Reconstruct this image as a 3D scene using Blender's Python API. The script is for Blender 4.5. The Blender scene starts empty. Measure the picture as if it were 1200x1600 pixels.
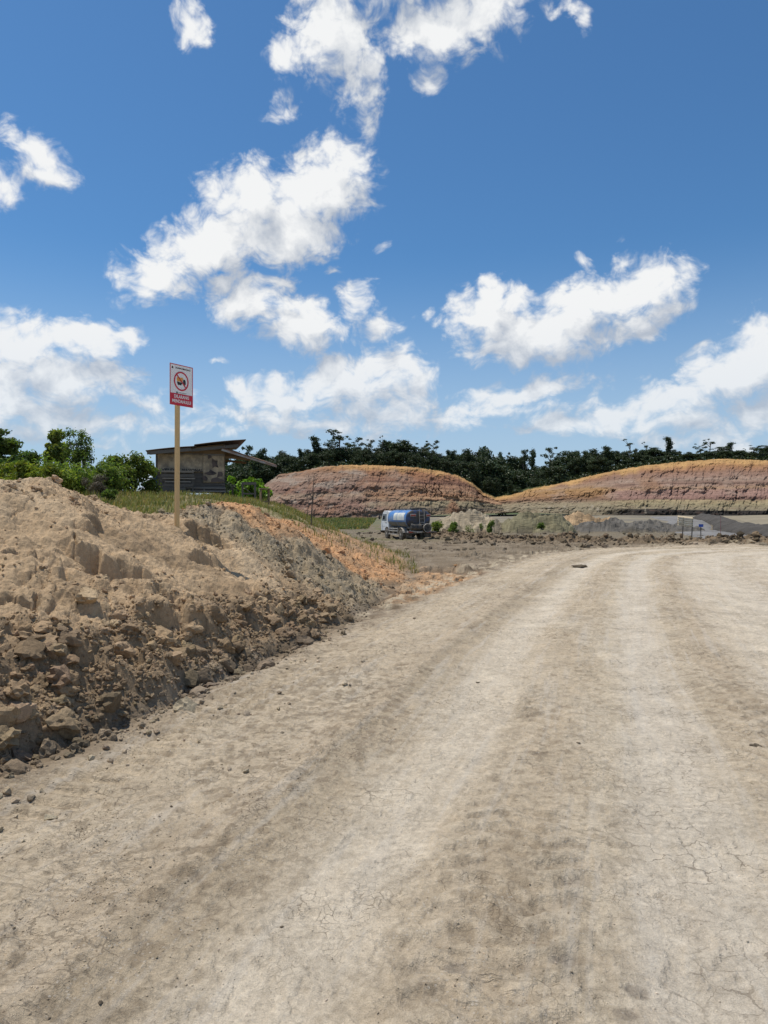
import bpy, math, random
import numpy as np
from mathutils import Vector, Matrix

random.seed(7)
RNG = np.random.default_rng(11)
SC = bpy.context.scene
COL = SC.collection
R = math.radians

# ------------------------------------------------------------------ camera
F_PX = 1109.0            # focal length in pixels of the 1200 x 1600 photograph
EYE = 1.7
cam_data = bpy.data.cameras.new('camera')
cam = bpy.data.objects.new('camera', cam_data)
COL.objects.link(cam)
cam.location = (0, 0, EYE)
cam.rotation_euler = (R(90), 0, 0)
cam_data.sensor_fit = 'VERTICAL'
cam_data.sensor_height = 36.0
cam_data.lens = 36.0 * F_PX / 1600.0
cam_data.clip_start = 0.05
cam_data.clip_end = 12000
SC.camera = cam

# ------------------------------------------------------------------ exposure
SC.view_settings.view_transform = 'Standard'
SC.view_settings.look = 'None'
SC.view_settings.exposure = 0.0
SC.view_settings.gamma = 1.0
SC.view_settings.use_curve_mapping = False
SC.cycles.use_denoising = True
SC.cycles.max_bounces = 6
SC.cycles.diffuse_bounces = 3
SC.cycles.glossy_bounces = 2
SC.cycles.transparent_max_bounces = 6

# ------------------------------------------------------------------ sun
SUN_AZ, SUN_EL = R(-66), R(71)      # azimuth from +Y towards +X
sun_dir = Vector((math.sin(SUN_AZ) * math.cos(SUN_EL), math.cos(SUN_AZ) * math.cos(SUN_EL), math.sin(SUN_EL)))
sd = bpy.data.lights.new('sun', 'SUN')
sd.energy = 4.3
sd.angle = R(0.53)
sd.color = (1.0, 0.95, 0.87)
sun = bpy.data.objects.new('sun', sd)
COL.objects.link(sun)
sun.rotation_euler = sun_dir.to_track_quat('Z', 'Y').to_euler()

# ------------------------------------------------------------------ sky
SKY_STRENGTH = 0.1
SKY_TINT = (0.58, 0.92, 1.12)
SKY_LOW = (4.6, 5.9, 7.5, 1)
CLOUD_SHADE = (4.7, 5.2, 6.0, 1)
CLOUD_LIT = (9.0, 9.1, 9.15, 1)
world = bpy.data.worlds.new('World')
SC.world = world
world.use_nodes = True


class NT:
    """small helper to write node trees"""
    def __init__(self, tree):
        self.t = tree

    def n(self, kind, **kw):
        nd = self.t.nodes.new(kind)
        for k, v in kw.items():
            setattr(nd, k, v)
        return nd

    def link(self, a, b):
        self.t.links.new(a, b)

    def val(self, sock, v):
        if hasattr(v, 'is_linked') or isinstance(v, bpy.types.NodeSocket):
            self.t.links.new(v, sock)
        else:
            sock.default_value = v

    def math(self, op, a, b=0.0, c=None, clamp=False):
        nd = self.n('ShaderNodeMath', operation=op, use_clamp=clamp)
        self.val(nd.inputs[0], a)
        self.val(nd.inputs[1], b)
        if c is not None:
            self.val(nd.inputs[2], c)
        return nd.outputs[0]

    def vmath(self, op, a, b=(0, 0, 0), scale=None):
        nd = self.n('ShaderNodeVectorMath', operation=op)
        self.val(nd.inputs[0], a)
        self.val(nd.inputs[1], b)
        if scale is not None:
            self.val(nd.inputs['Scale'], scale)
        return nd.outputs[1] if op in ('LENGTH', 'DOT_PRODUCT', 'DISTANCE') else nd.outputs[0]

    def noise(self, vec, scale, detail=2.0, rough=0.5, dist=0.0, col=False, dim='3D'):
        nd = self.n('ShaderNodeTexNoise', noise_dimensions=dim)
        self.val(nd.inputs['Vector'], vec)
        nd.inputs['Scale'].default_value = scale
        nd.inputs['Detail'].default_value = detail
        nd.inputs['Roughness'].default_value = rough
        nd.inputs['Distortion'].default_value = dist
        return nd.outputs['Color'] if col else nd.outputs['Fac']

    def mix(self, fac, a, b, mode='MIX', clamp=True):
        nd = self.n('ShaderNodeMix', data_type='RGBA', blend_type=mode)
        nd.clamp_factor = clamp
        self.val(nd.inputs[0], fac)
        self.val(nd.inputs[6], a)
        self.val(nd.inputs[7], b)
        return nd.outputs[2]

    def mapr(self, v, a, b, c=0.0, d=1.0, smooth=True):
        nd = self.n('ShaderNodeMapRange')
        if smooth:
            nd.interpolation_type = 'SMOOTHSTEP'
        self.val(nd.inputs[0], v)
        for i, q in enumerate((a, b, c, d)):
            nd.inputs[1 + i].default_value = q
        return nd.outputs[0]


def pix_dir(px, py):
    """azimuth and elevation of a pixel of the photograph"""
    v = Vector(((px - 600) / F_PX, 1.0, -(py - 800) / F_PX)).normalized()
    return math.atan2(v.x, v.y), math.asin(v.z)


# cumulus lobes: centre and half axes in photo pixels, rotation in degrees, weight
CLOUDS = [
    # big cloud at the top of the picture
    (520, 50, 95, 95, 0, 1.0), (560, 120, 55, 95, 10, .85), (690, 40, 140, 70, 0, 1.0), (770, 10, 70, 60, 0, 1.0),
    (445, 160, 45, 30, 30, .55), (455, 85, 45, 55, 0, .8), (568, 185, 26, 36, 0, .5), (668, 115, 30, 40, 0, .7),
    (620, -60, 220, 90, 0, 1.0), (300, 38, 46, 50, -20, .72), (890, 8, 42, 30, 0, .75), (908, 40, 18, 28, 0, .6),
    # left edge
    (60, 245, 75, 42, -30, .85), (75, 278, 55, 24, 0, .8), (-5, 290, 40, 45, 0, .8), (30, 210, 46, 26, -10, .6),
    # the large diagonal cloud
    (510, 300, 95, 90, 30, 1.1), (540, 265, 60, 62, 0, 1.0), (400, 315, 95, 70, 0, 1.05), (340, 375, 130, 62, 20, 1.1),
    (250, 425, 84, 56, 15, 1.0), (440, 365, 120, 60, 15, 1.1), (335, 290, 50, 30, 0, .55), (385, 470, 86, 46, 0, 1.0),
    (350, 450, 46, 50, 0, .9), (425, 440, 55, 26, 15, .85),
    # small ones below it
    (470, 512, 86, 56, -5, 1.05), (475, 490, 46, 40, 0, 1.0), (560, 472, 34, 46, 20, .72), (592, 505, 42, 36, 0, .62), (520, 420, 22, 16, 40, .5),
    (600, 385, 18, 12, 30, .45), (665, 483, 36, 16, 10, .5), (575, 445, 20, 20, 30, .45),
    # towering bank left of centre
    (440, 622, 105, 40, 0, .9), (560, 592, 115, 56, 15, 1.0), (622, 570, 46, 48, 0, .95), (645, 612, 52, 40, 0, .95), (505, 590, 76, 42, 20, .9),
    (372, 605, 32, 22, 0, .8), (425, 658, 105, 28, 0, .85), (590, 645, 150, 44, 0, .8), (690, 655, 90, 30, 0, .75), (510, 668, 190, 26, 0, .7),
    # right main
    (770, 492, 95, 60, 0, 1.05), (765, 462, 50, 40, 0, 1.0), (840, 520, 150, 60, 0, 1.1), (915, 480, 110, 56, 15, 1.1), (985, 465, 95, 58, 20, 1.05),
    (1035, 440, 60, 52, 0, .95), (1000, 512, 62, 36, 10, .9), (1060, 475, 36, 30, 0, .6), (972, 405, 30, 40, -20, .5), (780, 548, 90, 30, 0, .95), (910, 410, 24, 14, 0, .45),
    # below it
    (850, 600, 86, 34, 10, .9), (800, 618, 76, 28, 0, .85), (740, 642, 70, 28, 10, .8), (830, 640, 120, 22, 0, .6),
    # lower right bank
    (1150, 575, 120, 56, 15, 1.1), (1210, 550, 100, 72, 0, 1.15), (1060, 622, 105, 40, 12, 1.0), (965, 642, 95, 32, 10, .9), (880, 664, 110, 26, 0, .8), (1180, 640, 90, 38, 0, .95),
    (1080, 665, 160, 28, 0, .75),
    # lower left bank
    (30, 540, 120, 62, 0, 1.0), (140, 530, 84, 46, 0, 1.0), (190, 522, 50, 24, 10, .8), (75, 592, 150, 60, 0, 1.05), (165, 592, 86, 40, 0, .9),
    (20, 630, 170, 52, 0, .95), (245, 640, 64, 26, 0, .65), (110, 660, 190, 28, 0, .75), (340, 565, 26, 10, 0, .4), (290, 668, 130, 20, 0, .55),
]

LOBES = []
for (cx, cy, hw, hh, rot, wgt) in CLOUDS:
    az, el = pix_dir(cx, cy)
    a1, _ = pix_dir(cx + 10, cy)
    _, e1 = pix_dir(cx, cy - 10)
    ra, re = hw * (a1 - az) / 10 * 1.25, hh * (e1 - el) / 10 * 1.25
    c_, s_ = abs(math.cos(R(rot))), abs(math.sin(R(rot)))
    LOBES.append((az, el, ra, re, R(rot), wgt, math.hypot(ra * c_, re * s_), math.hypot(ra * s_, re * c_)))


def in_box(lobes, box, margin=0.062):
    return [l for l in lobes if l[0] + l[6] + margin > box[0] and l[0] - l[6] - margin < box[1] and l[1] + l[7] + margin > box[2] and l[1] - l[7] - margin < box[3]]


w = NT(world.node_tree)
world.node_tree.nodes.clear()
world.cycles.sampling_method = 'NONE'
out = w.n('ShaderNodeOutputWorld')
sky = w.n('ShaderNodeTexSky', sky_type='NISHITA')
sky.sun_disc = False
sky.sun_elevation = SUN_EL
sky.sun_rotation = SUN_AZ
sky.altitude = 0
sky.air_density = 1.0
sky.dust_density = 0.35
sky.ozone_density = 3.2
tc = w.n('ShaderNodeTexCoord')
sp = w.n('ShaderNodeSeparateXYZ')
w.link(tc.outputs['Generated'], sp.inputs[0])
azn = w.math('ARCTAN2', sp.outputs[0], sp.outputs[1])
eln = w.math('ARCSINE', sp.outputs[2])
cb = w.n('ShaderNodeCombineXYZ')
w.link(azn, cb.inputs[0])
w.link(eln, cb.inputs[1])
P0 = cb.outputs[0]
P1 = w.vmath('ADD', P0, (-0.020, 0.042, 0))


def detail(P):
    """warped position for the lobes, and billow detail"""
    wc = w.noise(P, 12.0, 2.5, 0.5, col=True, dim='2D')
    PW = w.vmath('ADD', P, w.vmath('SCALE', w.vmath('SUBTRACT', wc, (.5, .5, .5)), scale=0.042))
    PS = w.vmath('MULTIPLY', PW, (1.0, 1.3, 1.0))
    n1 = w.noise(PS, 30.0, 7.0, 0.62, dim='2D')
    vo = w.n('ShaderNodeTexVoronoi', feature='SMOOTH_F1', voronoi_dimensions='2D')
    w.link(PS, vo.inputs['Vector'])
    vo.normalize = True
    vo.inputs['Scale'].default_value = 24.0
    vo.inputs['Detail'].default_value = 3.0
    vo.inputs['Roughness'].default_value = 0.6
    vo.inputs['Smoothness'].default_value = 0.22
    tex = w.math('ADD', w.math('MULTIPLY', w.math('SUBTRACT', n1, 0.5), 0.85), w.math('MULTIPLY', w.math('SUBTRACT', 0.26, vo.outputs['Distance']), 1.1))
    return PW, tex


PW0, T0 = detail(P0)
PW1, T1 = detail(P1)
# the sky out of view carries the same kind of scattered cumulus
om = w.math('MAXIMUM', w.mapr(w.math('ABSOLUTE', azn), 0.56, 0.72), w.mapr(eln, 0.66, 0.80))
GEN = w.math('MULTIPLY', w.mapr(w.noise(PW0, 3.4, 2.0, 0.5), 0.50, 0.72), om)
# broken low bank along the horizon
HZ = w.math('MULTIPLY', w.mapr(w.noise(w.vmath('MULTIPLY', PW0, (5.0, 17.0, 1.0)), 1.0, 3.0, 0.55), 0.36, 0.66), w.mapr(eln, 0.25, 0.08, 0.0, 0.58))
LOW = w.mapr(eln, 0.0, 0.30, 0.66, 1.0)
SKYC = w.mix(1.0, sky.outputs[0], (SKY_TINT[0], SKY_TINT[1], SKY_TINT[2], 1), 'MULTIPLY')
SKYC = w.mix(w.mapr(eln, 0.36, -0.02, 0.0, 0.86), SKYC, SKY_LOW)


def leaf(lobes):
    """sky with the clouds of one region of the sky, as a node group"""
    tree = bpy.data.node_groups.new('sky_region', 'ShaderNodeTree')
    ins = [('PW0', 'Vector', PW0), ('PW1', 'Vector', PW1), ('T0', 'Float', T0), ('T1', 'Float', T1), ('GEN', 'Float', GEN), ('HZ', 'Float', HZ),
           ('LOW', 'Float', LOW), ('SKY', 'Color', SKYC)]
    for nm, ty, _ in ins:
        tree.interface.new_socket(nm, in_out='INPUT', socket_type='NodeSocket' + ty)
    tree.interface.new_socket('S', in_out='OUTPUT', socket_type='NodeSocketShader')
    q = NT(tree)
    gi, go = q.n('NodeGroupInput'), q.n('NodeGroupOutput')
    I = {nm: gi.outputs[nm] for nm, _, _ in ins}
    ds, sm = [], []
    for PW, T in ((I['PW0'], I['T0']), (I['PW1'], I['T1'])):
        B = I['GEN']
        acc = None
        for (az, el, ra, re, rot, wgt, _, _) in lobes:
            mp = q.n('ShaderNodeMapping', vector_type='TEXTURE')
            q.link(PW, mp.inputs['Vector'])
            mp.inputs['Location'].default_value = (az, el, 0)
            mp.inputs['Rotation'].default_value = (0, 0, rot)
            mp.inputs['Scale'].default_value = (ra, re, 1)
            gr = q.n('ShaderNodeTexGradient', gradient_type='SPHERICAL')
            q.link(mp.outputs[0], gr.inputs[0])
            v = gr.outputs['Fac']
            if wgt != 1.0:
                v = q.math('MULTIPLY', v, wgt)
            acc = v if acc is None else q.math('SMOOTH_MAX', acc, v, 0.12)
        if acc is not None:
            B = q.math('MAXIMUM', q.math('POWER', q.math('SUBTRACT', acc, 0.05, clamp=True), 0.75), B)
        B = q.math('MAXIMUM', B, I['HZ'])
        amp = q.math('MULTIPLY', B, 4.0, clamp=True)
        TA = q.math('MULTIPLY', T, amp)
        ds.append(q.math('ADD', q.math('SUBTRACT', B, 0.30), TA))
        sm.append(q.math('ADD', q.math('SUBTRACT', B, 0.30), q.math('MULTIPLY', TA, 0.62)))
    alpha = q.math('MULTIPLY', q.mapr(ds[0], -0.12, 0.42), I['LOW'])
    sh = q.math('ADD', q.math('MULTIPLY', q.math('SUBTRACT', sm[0], sm[1]), 1.45), 0.61)
    sh = q.math('SUBTRACT', sh, q.math('MULTIPLY', q.mapr(sm[1], 0.10, 0.80, smooth=False), 0.20), clamp=True)
    ccol = q.mix(sh, CLOUD_SHADE, CLOUD_LIT)
    bg = q.n('ShaderNodeBackground')
    bg.inputs['Strength'].default_value = SKY_STRENGTH
    q.link(q.mix(alpha, I['SKY'], ccol), bg.inputs['Color'])
    q.link(bg.outputs[0], go.inputs[0])
    nd = w.n('ShaderNodeGroup')
    nd.node_tree = tree
    for nm, _, sock in ins:
        w.link(sock, nd.inputs[nm])
    return nd.outputs[0]


def region(lobes, box, depth):
    here = in_box(lobes, box)
    best = None
    if depth > 0 and len(here) > 7:
        for ax in (0, 1):
            a, b = box[2 * ax], box[2 * ax + 1]
            for k in range(1, 12):
                c = a + (b - a) * k / 12
                lo, hi = list(box), list(box)
                lo[2 * ax + 1] = c
                hi[2 * ax] = c
                f = k / 12
                cost = f * len(in_box(here, lo)) + (1 - f) * len(in_box(here, hi))
                if best is None or cost < best[0]:
                    best = (cost, ax, c, lo, hi)
    if best is None or best[0] > 0.93 * len(here):
        return leaf(here)
    _, ax, c, lo, hi = best
    mx = w.n('ShaderNodeMixShader')
    w.link(w.math('GREATER_THAN', azn if ax == 0 else eln, c), mx.inputs[0])
    w.link(region(here, lo, depth - 1), mx.inputs[1])
    w.link(region(here, hi, depth - 1), mx.inputs[2])
    return mx.outputs[0]


VIEW = (-0.62, 0.62, -0.02, 0.72)
inside = w.math('MULTIPLY', w.math('LESS_THAN', w.math('ABSOLUTE', azn), VIEW[1]), w.math('MULTIPLY', w.math('LESS_THAN', eln, VIEW[3]), w.math('GREATER_THAN', eln, VIEW[2])))
mx = w.n('ShaderNodeMixShader')
w.link(inside, mx.inputs[0])
w.link(leaf([]), mx.inputs[1])
w.link(region(LOBES, VIEW, 5), mx.inputs[2])
w.link(mx.outputs[0], out.inputs['Surface'])

# =================================================================== numpy noise
def _hash(ix, iy, seed):
    h = (ix.astype(np.int64) * 374761393 + iy.astype(np.int64) * 668265263 + seed * 974634721) & 0x7fffffff
    h = ((h ^ (h >> 13)) * 1274126177) & 0x7fffffff
    h = ((h ^ (h >> 16)) * 2246822519) & 0x7fffffff
    return (h ^ (h >> 15)) & 0xffff


def rnd(ix, iy, seed):
    return _hash(ix, iy, seed) / 65535.0


_GA = np.arange(256) * (2 * math.pi / 256)
_GX, _GY = np.cos(_GA), np.sin(_GA)


def perlin(x, y, seed=0):
    x0, y0 = np.floor(x), np.floor(y)
    fx, fy = x - x0, y - y0
    ix, iy = x0.astype(np.int64), y0.astype(np.int64)
    u, v = fx * fx * fx * (fx * (fx * 6 - 15) + 10), fy * fy * fy * (fy * (fy * 6 - 15) + 10)

    def gr(dx, dy):
        h = _hash(ix + dx, iy + dy, seed) & 255
        return _GX[h] * (fx - dx) + _GY[h] * (fy - dy)
    a, b, c, d = gr(0, 0), gr(1, 0), gr(0, 1), gr(1, 1)
    return 1.5 * ((a + (b - a) * u) * (1 - v) + (c + (d - c) * u) * v)


def fbm(x, y, octaves=4, seed=0, gain=0.5, lac=2.03):
    s, a, f = 0.0, 1.0, 1.0
    for k in range(octaves):
        s = s + a * perlin(x * f + 17.3 * k, y * f - 9.1 * k, seed + k)
        a *= gain
        f *= lac
    return s


def ridged(x, y, octaves=4, seed=0, gain=0.5):
    s, a, f = 0.0, 1.0, 1.0
    for k in range(octaves):
        s = s + a * (1 - np.abs(perlin(x * f + 5.7 * k, y * f, seed + k)) * 1.6)
        a *= gain
        f *= 2.1
    return s


def lumps(x, y, seed=0, rmin=0.3, rmax=0.75, keep=1.0):
    """clods: domes of random radius around jittered cell centres, unit cell"""
    x0, y0 = np.floor(x), np.floor(y)
    ix, iy = x0.astype(np.int64), y0.astype(np.int64)
    h = np.zeros_like(x)
    for dx in (-1, 0, 1):
        for dy in (-1, 0, 1):
            cx, cy = ix + dx, iy + dy
            px = cx + 0.1 + 0.8 * rnd(cx, cy, seed)
            py = cy + 0.1 + 0.8 * rnd(cx, cy, seed + 1)
            r = rmin + (rmax - rmin) * rnd(cx, cy, seed + 2) ** 1.6
            an = math.pi * rnd(cx, cy, seed + 4)
            ca, sa = np.cos(an), np.sin(an)
            ex, ey = (x - px), (y - py)
            qx, qy = (ex * ca + ey * sa) * 0.8, (ey * ca - ex * sa) * 1.25
            d2 = (np.abs(qx) ** 2.6 + np.abs(qy) ** 2.6) ** (2 / 2.6)
            v = np.sqrt(np.maximum(r * r - d2, 0))
            if keep < 1:
                v = np.where(rnd(cx, cy, seed + 3) < keep, v, 0)
            h = np.maximum(h, v)
    return h


def cell_edges(x, y, seed=0):
    """distance between the two nearest cell centres, about 0 on the joints"""
    x0, y0 = np.floor(x), np.floor(y)
    ix, iy = x0.astype(np.int64), y0.astype(np.int64)
    f1 = np.full_like(x, 9.0)
    f2 = np.full_like(x, 9.0)
    for dx in (-1, 0, 1):
        for dy in (-1, 0, 1):
            cx, cy = ix + dx, iy + dy
            d = np.hypot(x - cx - rnd(cx, cy, seed), y - cy - rnd(cx, cy, seed + 1))
            m = d < f1
            f2 = np.where(m, f1, np.minimum(f2, d))
            f1 = np.where(m, d, f1)
    return f2 - f1


def sstep(a, b, x):
    t = np.clip((x - a) / (b - a), 0, 1)
    return t * t * (3 - 2 * t)


def poly_sd(x, y, pts):
    """signed distance (left of the walking direction is positive) and position along a polyline, in segments"""
    best = np.full_like(x, 1e9)
    sgn = np.zeros_like(x)
    par = np.zeros_like(x)
    for k in range(len(pts) - 1):
        (ax, ay), (bx, by) = pts[k], pts[k + 1]
        dx, dy = bx - ax, by - ay
        t = np.clip(((x - ax) * dx + (y - ay) * dy) / (dx * dx + dy * dy), 0, 1)
        d = np.hypot(x - ax - t * dx, y - ay - t * dy)
        m = d < best - 1e-9
        best = np.where(m, d, best)
        sgn = np.where(m, np.sign(dx * (y - ay) - dy * (x - ax)), sgn)
        par = np.where(m, k + t, par)
    return best * np.where(sgn == 0, 1, sgn), par


def smooth_poly(pts, step=0.6, passes=4):
    """the polyline walked in even steps, its corners rounded"""
    p = np.array(pts, float)
    d = np.concatenate([[0], np.cumsum(np.hypot(*np.diff(p, axis=0).T))])
    t = np.linspace(0, d[-1], max(3, int(d[-1] / step)))
    q = np.stack([np.interp(t, d, p[:, 0]), np.interp(t, d, p[:, 1])], 1)
    for _ in range(passes):
        q[1:-1] = (q[:-2] + 2 * q[1:-1] + q[2:]) / 4
    return q.tolist()


# =================================================================== mesh helpers
def link_mesh(name, verts, faces, mat=None, parent=None, smooth=False, attrs=None, kind=None):
    me = bpy.data.meshes.new(name)
    verts = np.asarray(verts, dtype=np.float32)
    if isinstance(faces, np.ndarray):
        k = faces.shape[1]
        me.vertices.add(len(verts))
        me.vertices.foreach_set('co', verts.ravel())
        me.loops.add(faces.size)
        me.loops.foreach_set('vertex_index', faces.astype(np.int32).ravel())
        me.polygons.add(len(faces))
        me.polygons.foreach_set('loop_start', np.arange(0, faces.size, k, dtype=np.int32))
    else:
        me.from_pydata([tuple(v) for v in verts.tolist()], [], faces)
    for nm, arr in (attrs or {}).items():
        arr = np.asarray(arr, dtype=np.float32)
        if arr.ndim == 2:
            a = me.attributes.new(nm, 'FLOAT_COLOR', 'POINT')
            if arr.shape[1] == 3:
                arr = np.concatenate([arr, np.ones((len(arr), 1), np.float32)], 1)
            a.data.foreach_set('color', arr.ravel())
        else:
            a = me.attributes.new(nm, 'FLOAT', 'POINT')
            a.data.foreach_set('value', arr)
    me.polygons.foreach_set('use_smooth', np.full(len(me.polygons), smooth, dtype=bool))
    me.update(calc_edges=True)
    me.validate()
    if mat is not None:
        me.materials.append(mat)
    return place(name, me, parent, kind)


def place(name, me, parent=None, kind=None):
    o = bpy.data.objects.new(name, me)
    COL.objects.link(o)
    if parent is not None:
        o.parent = parent
    if kind:
        o['kind'] = kind
    return o


def tag(o, label, cat, group=None):
    o['label'] = label
    o['category'] = cat
    if group:
        o['group'] = group
    return o


def thing(name, label, cat, loc=(0, 0, 0), rotz=0.0, group=None):
    o = bpy.data.objects.new(name, None)
    o.empty_display_size = 0.2
    COL.objects.link(o)
    o.location = loc
    o.rotation_euler = (0, 0, rotz)
    return tag(o, label, cat, group)


def copy_thing(root, loc, rotz=0.0, scale=None, label=None, group=None):
    c = root.copy()
    COL.objects.link(c)
    c.location = loc
    c.rotation_euler = (0, 0, rotz)
    if scale is not None:
        c.scale = scale
    if label:
        c['label'] = label
    if group:
        c['group'] = group
    for ch in list(root.children):
        d = ch.copy()
        COL.objects.link(d)
        d.parent = c
        for gch in list(ch.children):
            e = gch.copy()
            COL.objects.link(e)
            e.parent = d
    return c


class MB:
    """collects boxes, tubes and loose polygons into one mesh"""
    def __init__(self):
        self.v, self.f = [], []

    def poly(self, pts, faces):
        b = len(self.v)
        self.v += [tuple(p) for p in pts]
        self.f += [tuple(b + i for i in f) for f in faces]
        return self

    def box(self, c, s, rot=None, bev=0.0):
        """centre, full size, optional rotation matrix; bev cuts the edges"""
        hx, hy, hz = s[0] / 2, s[1] / 2, s[2] / 2
        if bev <= 0:
            pts = [(x, y, z) for z in (-hz, hz) for y in (-hy, hy) for x in (-hx, hx)]
            fs = [(0, 2, 3, 1), (4, 5, 7, 6), (0, 1, 5, 4), (2, 6, 7, 3), (0, 4, 6, 2), (1, 3, 7, 5)]
        else:
            bx, by, bz = min(bev, hx * .9), min(bev, hy * .9), min(bev, hz * .9)
            pts, idx = [], {}
            for sx in (-1, 1):
                for sy in (-1, 1):
                    for sz in (-1, 1):
                        for ax in range(3):
                            p = [sx * (hx - bx), sy * (hy - by), sz * (hz - bz)]
                            p[ax] = (sx * hx, sy * hy, sz * hz)[ax]
                            idx[(sx, sy, sz, ax)] = len(pts)
                            pts.append(tuple(p))
            fs = []
            for ax in range(3):
                o1, o2 = [a for a in range(3) if a != ax]
                for sg in (-1, 1):
                    q = []
                    for (u, v) in ((-1, -1), (1, -1), (1, 1), (-1, 1)):
                        k = [0, 0, 0]
                        k[ax], k[o1], k[o2] = sg, u, v
                        q.append(idx[(*k, ax)])
                    fs.append(tuple(q))
            for ax in range(3):
                o1, o2 = [a for a in range(3) if a != ax]
                for u in (-1, 1):
                    for v in (-1, 1):
                        k1, k2 = [0, 0, 0], [0, 0, 0]
                        k1[o1] = k2[o1] = u
                        k1[o2] = k2[o2] = v
                        k1[ax], k2[ax] = -1, 1
                        fs.append((idx[(*k1, o1)], idx[(*k2, o1)], idx[(*k2, o2)], idx[(*k1, o2)]))
            for sx in (-1, 1):
                for sy in (-1, 1):
                    for sz in (-1, 1):
                        fs.append(tuple(idx[(sx, sy, sz, a)] for a in range(3)))
        c = Vector(c)
        pts = [((rot @ Vector(p)) if rot is not None else Vector(p)) + c for p in pts]
        return self.poly(pts, fs)

    def bar(self, a, b, wdt, hgt, up=(0, 0, 1), bev=0.0):
        """a squared timber from a to b"""
        a, b = Vector(a), Vector(b)
        d = b - a
        yv = d.normalized()
        xv = yv.cross(Vector(up)).normalized()
        zv = xv.cross(yv)
        m = Matrix((xv, yv, zv)).transposed()
        return self.box((a + b) / 2, (wdt, d.length, hgt), m, bev)

    def tube(self, pts, rad, n=8, cap=True):
        pts = [Vector(p) for p in pts]
        if not isinstance(rad, (list, tuple)):
            rad = [rad] * len(pts)
        b = len(self.v)
        up = Vector((0, 0, 1))
        prev = None
        for i, p in enumerate(pts):
            d = (pts[min(i + 1, len(pts) - 1)] - pts[max(i - 1, 0)]).normalized()
            if prev is None:
                xv = d.cross(up if abs(d.z) < .9 else Vector((0, 1, 0))).normalized()
            else:
                xv = (prev - d * prev.dot(d)).normalized()
            prev = xv
            yv = d.cross(xv)
            for k in range(n):
                a = 2 * math.pi * k / n
                self.v.append(tuple(p + (xv * math.cos(a) + yv * math.sin(a)) * rad[i]))
        for i in range(len(pts) - 1):
            for k in range(n):
                k2 = (k + 1) % n
                self.f.append((b + i * n + k, b + i * n + k2, b + (i + 1) * n + k2, b + (i + 1) * n + k))
        if cap:
            self.f.append(tuple(b + k for k in range(n))[::-1])
            self.f.append(tuple(b + (len(pts) - 1) * n + k for k in range(n)))
        return self

    def lathe(self, prof, c=(0, 0, 0), axis='X', n=20):
        """rings of (position along the axis, radius)"""
        b = len(self.v)
        c = Vector(c)
        for (p, r) in prof:
            for k in range(n):
                a = 2 * math.pi * k / n
                u, v = r * math.cos(a), r * math.sin(a)
                q = {'X': (p, u, v), 'Y': (u, p, v), 'Z': (u, v, p)}[axis]
                self.v.append(tuple(c + Vector(q)))
        for i in range(len(prof) - 1):
            for k in range(n):
                k2 = (k + 1) % n
                self.f.append((b + i * n + k, b + i * n + k2, b + (i + 1) * n + k2, b + (i + 1) * n + k))
        self.f.append(tuple(b + k for k in range(n))[::-1])
        self.f.append(tuple(b + (len(prof) - 1) * n + k for k in range(n)))
        return self

    def build(self, name, mat, parent=None, smooth=False, attrs=None):
        me = bpy.data.meshes.new(name)
        me.from_pydata(self.v, [], self.f)
        me.validate()
        bmx = __import__('bmesh').new()
        bmx.from_mesh(me)
        __import__('bmesh').ops.recalc_face_normals(bmx, faces=bmx.faces)
        bmx.to_mesh(me)
        bmx.free()
        if smooth:
            me.polygons.foreach_set('use_smooth', np.full(len(me.polygons), True, dtype=bool))
            me.set_sharp_from_angle(angle=R(38))
        if mat is not None:
            me.materials.append(mat)
        return place(name, me, parent)


# =================================================================== materials
def new_mat(name):
    m = bpy.data.materials.new(name)
    m.use_nodes = True
    m.node_tree.nodes.clear()
    q = NT(m.node_tree)
    o = q.n('ShaderNodeOutputMaterial')
    b = q.n('ShaderNodeBsdfPrincipled')
    q.link(b.outputs[0], o.inputs[0])
    return m, q, b


def attr(q, name, col=True):
    a = q.n('ShaderNodeAttribute', attribute_name=name)
    return a.outputs['Color'] if col else a.outputs['Fac']


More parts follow.
